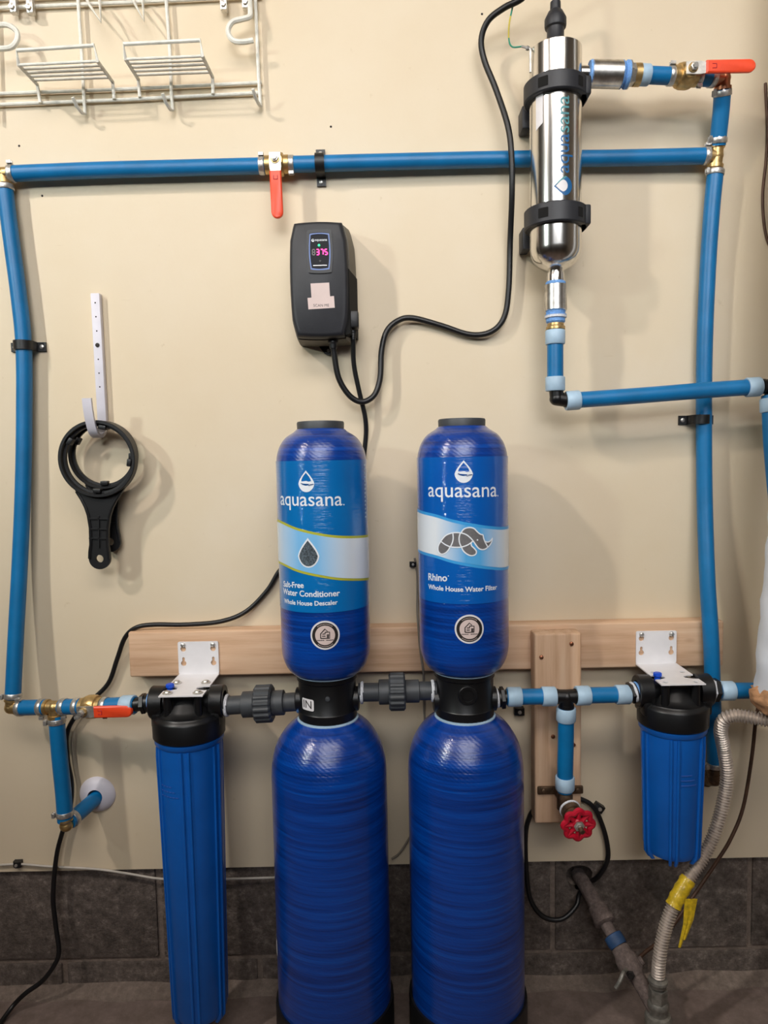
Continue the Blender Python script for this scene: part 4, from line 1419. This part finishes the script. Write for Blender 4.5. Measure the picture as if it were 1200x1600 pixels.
# right-hand plug, cable gland, bottom lug
B().box((cx_ + HW + 0.009, -0.056, cz_ - 0.068), (0.021, 0.026, 0.030), None, 0.003, 2).lathe((cx_ + HW + 0.0085, -0.052, cz_ - 0.086), (0, 0, -1), [(0, 0.0072), (0.004, 0.0072), (0.0045, 0.006), (0.008, 0.0066), (0.0085, 0.0055), (0.012, 0.006), (0.0125, 0.005), (0.016, 0.005)], 14).build('mains_plug', 'black', t)
gl = V((cx_ + 0.020, -0.052, cz_ - HH - 0.002))
B().lathe(gl, (0, 0, -1), [(-0.004, 0.0095), (0.006, 0.0095), (0.008, 0.0075), (0.016, 0.0068)], 16).build('cable_gland', 'black', t)
lp = V((cx_ + 0.008, -0.004, cz_ - HH - 0.011))
B().prism([[(-0.022, 0.010), (-0.008, -0.009), (-0.003, -0.012), (0.003, -0.012), (0.008, -0.009), (0.018, 0.010)], circle(0, -0.004, 0.0035, 12)[::-1]], (lp.x, -0.002, lp.z), X_, Z_, 0.006).build('mounting_lug', 'black', t)
B().lathe(lp + V((0, -0.003, -0.004)), (0, -1, 0), [(0, 0.0034), (0.003, 0.003), (0.0035, 0)], 10).build('screw', 'zinc', t)

# cables
gp1 = gl + V((0, 0, -0.012))
cable = smooth([gp1, P(522, 552, 0.05), P(529, 590, 0.045), P(546, 618, 0.04), P(566, 628, 0.036), P(585, 617, 0.032), P(594, 590, 0.028), P(596, 550, 0.024), P(604, 518, 0.02), P(622, 501, 0.016), P(645, 497, 0.014), P(690, 509, 0.012), P(735, 523, 0.012), P(768, 518, 0.014), P(788, 495, 0.016),
                P(795, 450, 0.018), P(797, 380, 0.022), P(800, 300, 0.05), P(799, 240, 0.056), P(793, 195, 0.052), P(775, 140, 0.04), P(757, 95, 0.036), P(752, 62, 0.04), P(763, 32, 0.05), P(788, 12, 0.06), P(815, -2, 0.07), P(840, -28, 0.08), P(862, -42, 0.085), V((xc, -DU, zT + 0.10)), V((xc, -DU, zT + 0.079))], 6)
o = B().tube(cable, 0.0054, 12).build('lamp_cable', 'cable', None, cable[0])
tag(o, 'thick black cable looping from controller box up to the steel cylinder', 'cable')
mp = V((cx_ + HW + 0.0085, -0.052, cz_ - 0.100))
cord = smooth([mp, P(553, 570, 0.04), P(562, 615, 0.03), P(571, 655, 0.02), P(571, 690, 0.012), P(562, 740, 0.008), P(530, 800, 0.007), P(480, 855, 0.007), P(440, 888, 0.007), P(418, 922, 0.007), P(385, 955, 0.010), P(345, 971, 0.022), P(290, 976, 0.024), P(240, 976, 0.026), P(212, 981, 0.026), P(195, 997, 0.02), P(183, 1030, 0.012), P(169, 1068, 0.010), P(140, 1097, 0.012),
               P(116, 1122, 0.012), P(104, 1150, 0.012), P(106, 1190, 0.012), P(112, 1225, 0.012), P(109, 1265, 0.012), P(97, 1302, 0.014), P(88, 1340, 0.016), P(83, 1400, 0.018), P(87, 1445, 0.022), P(92, 1486, 0.03), P(85, 1508, 0.035), P(66, 1533, 0.04), P(40, 1552, 0.045), P(20, 1572, 0.05), FL(-2, 1602), FL(-30, 1640)], 6)
o = B().tube(cord, 0.0045, 12).build('power_cord', 'cable', None, cord[0])
tag(o, 'black power cord running from controller behind left tank down to the floor', 'cord')


def wire_thing(name, label, cat, pts, r, m_, n=10):
    q = smooth(pts, 6)
    return tag(B().tube(q, r, n).build(name, m_, None, q[0]), label, cat)


wire_thing('telephone_cable', 'thin white cable drooping along the wall foot at left', 'cable', PP((-20, 1352, 0.006), (10, 1351, 0.006), (30, 1350, 0.006), (80, 1354, 0.007), (150, 1358, 0.007), (200, 1365, 0.006), (250, 1373, 0.006), (310, 1375, 0.006), (370, 1373, 0.006), (440, 1371, 0.006), (500, 1371, 0.006)), 0.0024, 'whitecable')
wire_thing('telephone_cable', 'thin grey cable running down the wall between the two tanks', 'cable', PP((648, 872, 0.006), (652, 900, 0.007), (652, 950, 0.02), (653, 968, 0.042), (656, 1010, 0.042), (661, 1046, 0.042), (662, 1060, 0.03), (662, 1090, 0.008), (664, 1130, 0.005), (668, 1200, 0.005), (660, 1270, 0.005), (642, 1305, 0.005), (625, 1332, 0.005), (612, 1342, 0.005)), 0.0022, 'greycable')
t_loop = smooth([P(915, 1386, -0.03), P(905, 1398, 0.004), P(900, 1416, 0.02), P(878, 1436, 0.03), (P(850, 1433, 0.03)), P(830, 1408, 0.025), P(823, 1370, 0.02), P(821, 1310, 0.016), P(826, 1280, 0.014), P(838, 1262, 0.012), P(870, 1244, 0.012), P(905, 1248, 0.012), P(928, 1262, 0.014), P(943, 1295, 0.014), P(950, 1330, 0.014), P(946, 1352, 0.014), P(932, 1372, 0.004), P(915, 1380, -0.03)], 6)
o = B().tube(t_loop, 0.0048, 10).build('service_cable', 'cable', None, t_loop[0])
tag(o, 'black cable looped behind the upright board and into the block wall hole', 'cable')


def clip(label, u, v, d=0.0, ang=0.0, s=1.0):
    p = P(u, v, 0)
    t = thing('cable_clip', label, 'clip', p)
    R = Matrix.Rotation(ang, 3, 'Y')
    b = B()
    pr = [(-0.008, 0), (0.008, 0), (0.008, 0.010), (0.004, 0.012), (-0.002, 0.012), (-0.008, 0.008)]
    b.prism([[(x * s, y * s) for x, y in pr]], p + R @ V((0, 0, -0.006 * s)), R @ V((1, 0, 0)), V((0, -1, 0)), -0.012 * s if False else 0.012 * s * (1 if (R @ V((1, 0, 0))).cross(V((0, -1, 0))).dot(R @ V((0, 0, 1))) > 0 else -1))
    b.build('saddle', 'black', t)
    B().lathe(p + V((0, -0.011 * s, 0)), (0, -1, 0), [(0, 0.0032 * s), (0.003, 0.003 * s), (0.0035, 0)], 10).build('nail', 'zinc', t)


clip('small black cable clip at the wall foot near left frame edge', 30, 1347)
clip('small black cable clip on wall just left of the animal band', 645, 881, s=0.8)
clip('black cable clip beside the red handwheel', 934, 1259, ang=0.6, s=1.2)
clip('black clip on wall below short pipe right of the tank manifold', 810, 1109, s=1.2)

# ---------------------------------------------------------------- hook and wrenches
hp0, hp1 = P(150, 459, 0.007), P(161, 660, 0.007)
t = thing('wall_hook', 'white plastic strip hook with drilled holes holding the wrenches', 'hook', (hp1.x, 0, hp1.z))
up = (hp0 - hp1).normalized()
sd = up.cross(V((0, 1, 0))).normalized()
Lh = (hp0 - hp1).length
wd = 0.0085
B().box((hp0 + hp1) / 2, (wd * 2, 0.0125, Lh), Matrix((sd, V((0, 1, 0)), up)).transposed() if sd.cross(V((0, 1, 0))).dot(up) > 0 else Matrix((-sd, V((0, 1, 0)), up)).transposed(), 0.0015, 2).build('strip', 'white', t)
for v_ in (474, 495.5, 517.5, 561.5, 583, 604.5):
    p = hp1.lerp(hp0, (660 - v_) / 201.0)
    B().lathe(p + V((0, -0.006, 0)), (0, -1, 0), [(0, 0.0014), (0.0005, 0.0014), (0.0005, 0)], 10).build('pin_hole', 'hole', t)
p = hp1.lerp(hp0, (660 - 539.5) / 201.0)
B().lathe(p + V((0, -0.006, 0)), (0, -1, 0), [(0, 0.0042), (0.0015, 0.004), (0.0022, 0.002), (0.0022, 0)], 12).build('screw', 'rustdark', t)
# J: flat band bent out from the wall and up
xh = hp1.x
zb0 = hp1.z
js = smooth([V((xh, -0.007, zb0 + 0.012)), V((xh, -0.009, zb0 - 0.006)), V((xh, -0.018, zb0 - 0.020)), V((xh, -0.035, zb0 - 0.027)), V((xh, -0.054, zb0 - 0.020)), V((xh, -0.066, zb0 + 0.000)), V((xh, -0.073, zb0 + 0.022)), V((xh, -0.076, zb0 + 0.040))], 5)
rings = []
for i, p in enumerate(js):
    a = (js[min(i + 1, len(js) - 1)] - js[max(i - 1, 0)]).normalized()
    nrm = V((1, 0, 0)).cross(a).normalized()
    rings.append([p + V((sx_ * 0.0082, 0, 0)) + nrm * sn * 0.0032 for sx_, sn in ((-1, -1), (1, -1), (1, 1), (-1, 1))])
B().loft(rings).build('arm', 'white', t, angle=60)


def wrench(label, cu, cv, dmid, eu, ev, thick, tilt, k=1.0):
    c = P(cu, cv, dmid)
    e = P(eu, ev, dmid + tilt)
    dn = (e - c)
    L = dn.length
    dn.normalize()
    zz_ = V((0, -1, 0))
    X = dn.cross(zz_).normalized()
    Nn = X.cross(dn)
    if Nn.y > 0:
        Nn = -Nn
    t = thing('filter_wrench', label, 'wrench', c)
    R1, R2 = 0.0605 * k, 0.0710 * k
    b = B()
    b.hollow(c - Nn * thick / 2, Nn, [(0, R2 - 0.001), (0.001, R2), (thick - 0.001, R2), (thick, R2 - 0.001)], [(0, R1 + 0.001), (0.002, R1), (thick * 0.5, R1), (thick * 0.52, R1 + 0.004), (thick, R1 + 0.005)], 64)
    b.build('ring', 'black', t)
    # handle outline along dn
    prof = [(0.048 * k, 0.0515 * k), (0.0615 * k, 0.0425 * k), (0.076 * k, 0.0335 * k), (0.090 * k, 0.0265 * k), (0.105 * k, 0.0215), (0.130 * k, 0.0178), (L - 0.045, 0.0175), (L - 0.030, 0.0195), (L - 0.018, 0.0200)]
    out = [(w_, y) for y, w_ in prof]
    endc = L - 0.018
    out += [(0.0200 * math.cos(a), endc + 0.0200 * math.sin(a)) for a in [PI * i / 12 for i in range(1, 12)]]
    out += [(-w_, y) for y, w_ in prof[::-1]]
    # inner arc following the ring
    out += [((R1 + 0.006) * math.sin(a), (R1 + 0.006) * math.cos(a)) for a in [-0.80 + 1.60 * i / 10 for i in range(11)]]
    hole = circle(0, endc, 0.0075, 18)
    hb = B().prism([out, hole[::-1]], c - Nn * (thick * 0.35), X, dn, thick * 0.35 * (1 if X.cross(dn).dot(Nn) > 0 else -1))
    ho = hb.build('handle', 'black', t)
    rb = B()
    Rm = Matrix((X, Nn, dn)).transposed()
    # raised rim and cross ribs
    rim = [(w_ - 0.0018, y) for y, w_ in prof[1:]]
    for sgn in (-1, 1):
        rb.tube([c + X * (sgn * w_) + dn * y + Nn * (thick * 0.05) for w_, y in rim], 0.0026, 6)
    for f in (0.30, 0.56, 0.80):
        y = R2 + 0.018 + f * (L - R2 - 0.06)
        rb.box(c + dn * y + Nn * thick * 0.05, (0.036, thick * 0.22, 0.0026), Rm)
    y0, y1 = R2 + 0.035, L - 0.04
    rb.box(c + dn * (y0 + y1) / 2 + Nn * thick * 0.05, (0.0026, thick * 0.22, y1 - y0), Rm)
    rb.build('handle_rib', 'black', ho)
    for an in (-0.55, 1.55, 3.05, 4.55):
        dv = math.cos(an) * X + math.sin(an) * dn
        tv = -math.sin(an) * X + math.cos(an) * dn
        B().box(c + dv * (R1 - 0.0015), (0.014, thick * 0.8, 0.008), Matrix((tv, Nn, dv)).transposed(), 0.0015, 2).build('lug', 'black', t)


wrench('front black ring wrench hanging on the white hook', 153.5, 717, 0.052, 155.5, 888, 0.019, -0.004)
wrench('rear black ring wrench hanging behind the front one on the hook', 161.5, 711, 0.026, 173, 861, 0.016, -0.008, 0.9)

# ---------------------------------------------------------------- wire rack
t = thing('wire_rack', 'white coated wire rack with two small shelves at upper left', 'rack', P(200, 165, 0.0))
WR = 0.0032


def wirep(name, pts, r=WR, k=1, n=8, sm=False):
    q = PP(*pts)
    if sm:
        q = smooth(q, 5)
    return B().tube(q, r, n).build(name, 'wire', t)


dv = 0.012
for pts in ([(120, -40, dv), (122, 2, dv), (128, 90, dv), (131, 150, dv), (133, 178, dv), (128, 176, 0.02), (120, 166, 0.035), (113.5, 152, 0.045)],
            [(259, -40, dv), (260, 5, dv), (266, 90, dv), (268, 150, dv), (270, 173, dv), (266, 171, 0.02), (259, 160, 0.035), (254, 146, 0.045)],
            [(397, -40, dv), (400, 20, dv), (404, 120, dv), (406, 148, dv), (407, 166, dv), (404, 162, 0.02), (399, 152, 0.035), (395, 139, 0.045)],
            [(-14, -40, dv), (-10, 60, dv), (-6, 186, dv)]):
    wirep('upright_wire', pts)
for pts in ([(-40, 148, 0.007), (200, 139, 0.007), (409, 129, 0.007)], [(-40, 165, 0.007), (200, 155.5, 0.007), (409, 145, 0.007)], [(-40, 14, 0.007), (200, 4, 0.007), (409, -6, 0.007)], [(-40, 0, 0.007), (200, -9, 0.007), (409, -19, 0.007)]):
    wirep('cross_wire', pts)


def shelf(l0, l1, l2, l3, r0, r1, r2, r3):
    # side wires rise from the lower wire, run out toward the room and turn up into a lip
    pl = [l0 + (0.012,), l1 + (0.014,), l2 + (0.085,), l3 + (0.088,)]
    pr = [r0 + (0.012,), r1 + (0.014,), r2 + (0.085,), r3 + (0.088,)]
    ql, qr = PP(*pl), PP(*pr)
    so = B().tube(ql + qr[::-1], WR, 8).build('shelf_frame', 'wire', t)
    for i in range(5):
        f = 0.22 + 0.19 * i
        a, b_ = ql[1].lerp(ql[2], f), qr[1].lerp(qr[2], f)
        B().tube([a, b_], 0.0024, 8).build('shelf_wire', 'wire', so)


shelf((63, 161), (58, 132), (29, 101), (26, 79), (178.5, 155), (176, 128), (152, 95), (147, 71))
shelf((218.5, 152), (216, 124), (196, 92), (193, 69), (333, 147), (332, 120), (316, 87), (313, 63))
# V hooks and curled holders
for pts in ([(136, 0, 0.012), (140, 8, 0.03), (158, 35, 0.055), (156, 4, 0.03), (155, -3, 0.012)], [(207, -2, 0.012), (211, 6, 0.03), (225, 33, 0.055), (223, 2, 0.03), (222, -5, 0.012)]):
    wirep('wire_hook', pts, 0.0026)
for pts in ([(390, -2, 0.018), (391, 15, 0.024), (390, 26, 0.03), (378, 30, 0.034), (364, 34, 0.036), (357, 44, 0.036), (358, 55, 0.036), (366, 64, 0.036), (380, 65.5, 0.036), (396, 63, 0.036)],
            [(-12, 40, 0.03), (0, 39, 0.034), (14, 40, 0.036), (26, 49, 0.036), (27, 62, 0.036), (19, 73, 0.036), (6, 76, 0.036), (-12, 76, 0.036)]):
    wirep('curled_holder', pts, 0.0048, sm=True)
for (u, v) in ((22, 9), (48, 10), (350, 5), (384, 2)):
    p = P(u, v, 0.014)
    B().box(p, (0.013, 0.014, 0.03), None, 0.003, 2).lathe(p + V((0, -0.006, -0.006)), (0, -1, 0), [(0, 0.005), (0.006, 0.005), (0.007, 0)], 6).build('clamp_bolt', 'zinc', t)

# ---------------------------------------------------------------- right edge
wire_thing('brown_wire', 'thin brown wire at the right frame edge above the crossing pipe', 'wire', PP((1196, 130, 0.004), (1199, 200, 0.004), (1197, 250, 0.004), (1192, 300, 0.004), (1193, 340, 0.004), (1199, 375, 0.004), (1212, 400, 0.004)), 0.0026, 'brown')
tp_, bp_ = P(1252, 760, 0.19), P(1226, 1085, 0.19)
tp_ = bp_ + (tp_ - bp_) * 4.0
a = (tp_ - bp_).normalized()
L = (tp_ - bp_).length
t = thing('insulated_pipe', 'white wrapped insulated pipe at right frame edge ending in tan foam', 'pipe', bp_)
_, x, y = perp(a)
rings = []
n = 30
for i in range(91):
    f = i / 90
    rr = []
    for j in range(n):
        th_ = 2 * PI * j / n
        r = 0.046 * (1 + 0.05 * math.sin(2 * th_ + f * 44) * math.sin(f * 68 + th_) + 0.02 * math.sin(f * 188))
        rr.append(bp_ + a * L * f + r * (math.cos(th_) * x + math.sin(th_) * y))
    rings.append(rr)
B().loft(rings).build('wrap', 'wrap', t)
rings = []
for i in range(8):
    f = i / 7
    rr = []
    for j in range(n):
        th_ = 2 * PI * j / n
        r = (0.022 + 0.031 * math.sin(PI * (0.25 + f * 0.55))) * (1 + random.uniform(-0.11, 0.11))
        rr.append(bp_ + a * (-0.030 + 0.045 * f) + r * (math.cos(th_) * x + math.sin(th_) * y))
    rings.append(rr)
B().loft(rings).build('foam_end', 'foam', t, angle=70)

# corrugated gas hose
hp = smooth([P(1028, 1533, 0.17), P(1030, 1500, 0.17), P(1037, 1460, 0.165), P(1052, 1415, 0.16), P(1075, 1374, 0.15), P(1098, 1340, 0.14), P(1117, 1300, 0.13), P(1131, 1250, 0.125), P(1136, 1210, 0.125), P(1131, 1170, 0.13), P(1126, 1143, 0.14), P(1132, 1124, 0.15), P(1150, 1118, 0.16), P(1180, 1122, 0.175), P(1215, 1128, 0.19), P(1260, 1132, 0.2)], 5)
tot = sum((hp[i + 1] - hp[i]).length for i in range(len(hp) - 1))
m_ = int(tot / 0.0052) * 6
fine, rad = [], []
for i in range(m_ + 1):
    p, _a = along(hp, i / m_)
    fine.append(p)
    rad.append(0.0106 + 0.0016 * math.cos(i * 2 * PI / 6))
t = thing('gas_hose', 'corrugated steel gas hose snaking up right of the short filter', 'hose', hp[0])
B().tube(fine, rad, 14).build('corrugated_tube', 'flex', t)
ts = [along(hp, 0.215 + 0.085 * i / 10)[0] for i in range(11)]
B().tube(ts, [0.0132 + (0.0012 if i % 3 == 0 else 0) for i in range(11)], 14).build('tape_wrap', 'yellow', t, label='yellow tape around the hose')
for dx, ln in ((0.0, 0.075), (0.008, 0.062)):
    p0 = ts[5] + V((0.010 + dx, -0.012, -0.006))
    p1 = P(1062 + dx * 900, 1480 - (dx * 1500), 0.17)
    mid = p0.lerp(p1, 0.5) + V((0.003, 0, -0.002))
    rr = []
    for i, p in enumerate((p0, p0.lerp(mid, 0.5), mid, mid.lerp(p1, 0.5), p1)):
        h = 0.0075 - 0.0012 * i
        rr.append([p + V((-h, 0, 0)), p + V((0, -0.002, 0)), p + V((h, 0, 0)), p + V((0, 0.0012, 0))])
    B().loft(rr).build('tape_tail', 'yellow', t)
B().lathe(P(1028, 1530, 0.17), (0, 0, -1), [(-0.004, 0.010), (0, 0.0165), (0.004, 0.0172), (0.007, 0.0155), (0.012, 0.0145)], 20).build('ferrule', 'greyfit', t)
base = P(1028, 1543, 0.17)
t = thing('pipe_coupling', 'grey galvanised coupling with hex nut under the corrugated hose', 'fitting', V((base.x, base.y, 0)))
b = B().lathe(base, (0, 0, -1), [(0, 0.0125), (0.001, 0.0165), (0.026, 0.0165), (0.027, 0.014)], 6)
b.lathe(base, (0.02, 0, -1), [(0.024, 0.016), (0.028, 0.0185), (0.036, 0.0185), (0.039, 0.0165), (0.048, 0.0165), (0.05, 0.021), (0.056, 0.0235), (0.07, 0.0235), (0.075, 0.021), (base.z + 0.005, 0.021)], 24)
b.build('body', 'greyfit', t)

# corroded service pipe with valve
t = thing('service_pipe', 'corroded pipe with blue ring coming out of the block wall hole', 'pipe', P(925, 1386, 0))
b = B()
q0, q1, q2, q3, q4 = P(903, 1366, -0.05), P(930, 1412, 0.03), P(946, 1443, 0.062), P(962, 1470, 0.085), P(986, 1512, 0.118)
b.tube(smooth([q0, P(917, 1388, 0.0), q1, q2], 5), 0.0145, 16)
a = (q2 - q1).normalized()
b.lathe(q1 + a * 0.004, a, [(0, 0.0145), (0.002, 0.0185), (0.022, 0.0195), (0.026, 0.021), (0.034, 0.021), (0.037, 0.015)], 20)
b.tube([q2, q3], [0.012, 0.0105], 16)
b.build('pipe', 'rust', t)
a = (q3 - q2).normalized()
B().lathe(q3 - a * 0.012, a, [(0, 0.012), (0.002, 0.0175), (0.016, 0.0182), (0.022, 0.0165), (0.022, 0.011)], 20).build('blue_ring', mat('faded_blue_cap', '#26466e', 0.6, vary=0.15), t)
t = thing('shutoff_valve', 'dusty corroded shutoff valve with bent lever on the floor at right', 'valve', q4)
q5 = P(1028, 1584, 0.17)
b = B()
a2 = (q4 - q3).normalized()
b.lathe(q3 + a2 * 0.008, a2, [(0, 0.012), (0.004, 0.0165), (0.014, 0.0175), (0.024, 0.021), (0.042, 0.022), (0.052, 0.018), (0.056, 0.015)], 20)
b.tube(smooth([q4, q4.lerp(q5, 0.4) + V((0, 0, 0.002)), q5], 5), 0.0145, 16)
b.lathe(q4, (q4 - P(1004, 1500, 0.118)).normalized() * -1, [(0, 0.012), (0.02, 0.011), (0.021, 0.008), (0.027, 0.008)], 12)
b.build('body', 'rust', t)
B().tube(smooth([q4 + V((-0.012, -0.012, 0.006)), P(974, 1520, 0.15), P(969, 1532, 0.158), P(962, 1544, 0.16)], 4), 0.0036, 8).build('lever', 'greyfit', t)
B().lathe(q4 + V((-0.006, -0.014, 0.0)), (-0.3, -1, 0.2), [(0, 0.008), (0.008, 0.0075), (0.009, 0.005), (0.012, 0.005), (0.012, 0)], 6).build('stem_nut', 'rustdark', t)
wire_thing('copper_tube', 'thin brown copper tube curving down behind the corrugated hose', 'tube', PP((1188, 1090, 0.03), (1181, 1125, 0.035), (1174, 1188, 0.04), (1161, 1262, 0.05), (1142, 1310, 0.06), (1120, 1346, 0.065), (1080, 1405, 0.075), (1040, 1461, 0.085), (1008, 1488, 0.10), (994, 1502, 0.112)), 0.0034, 'brown')
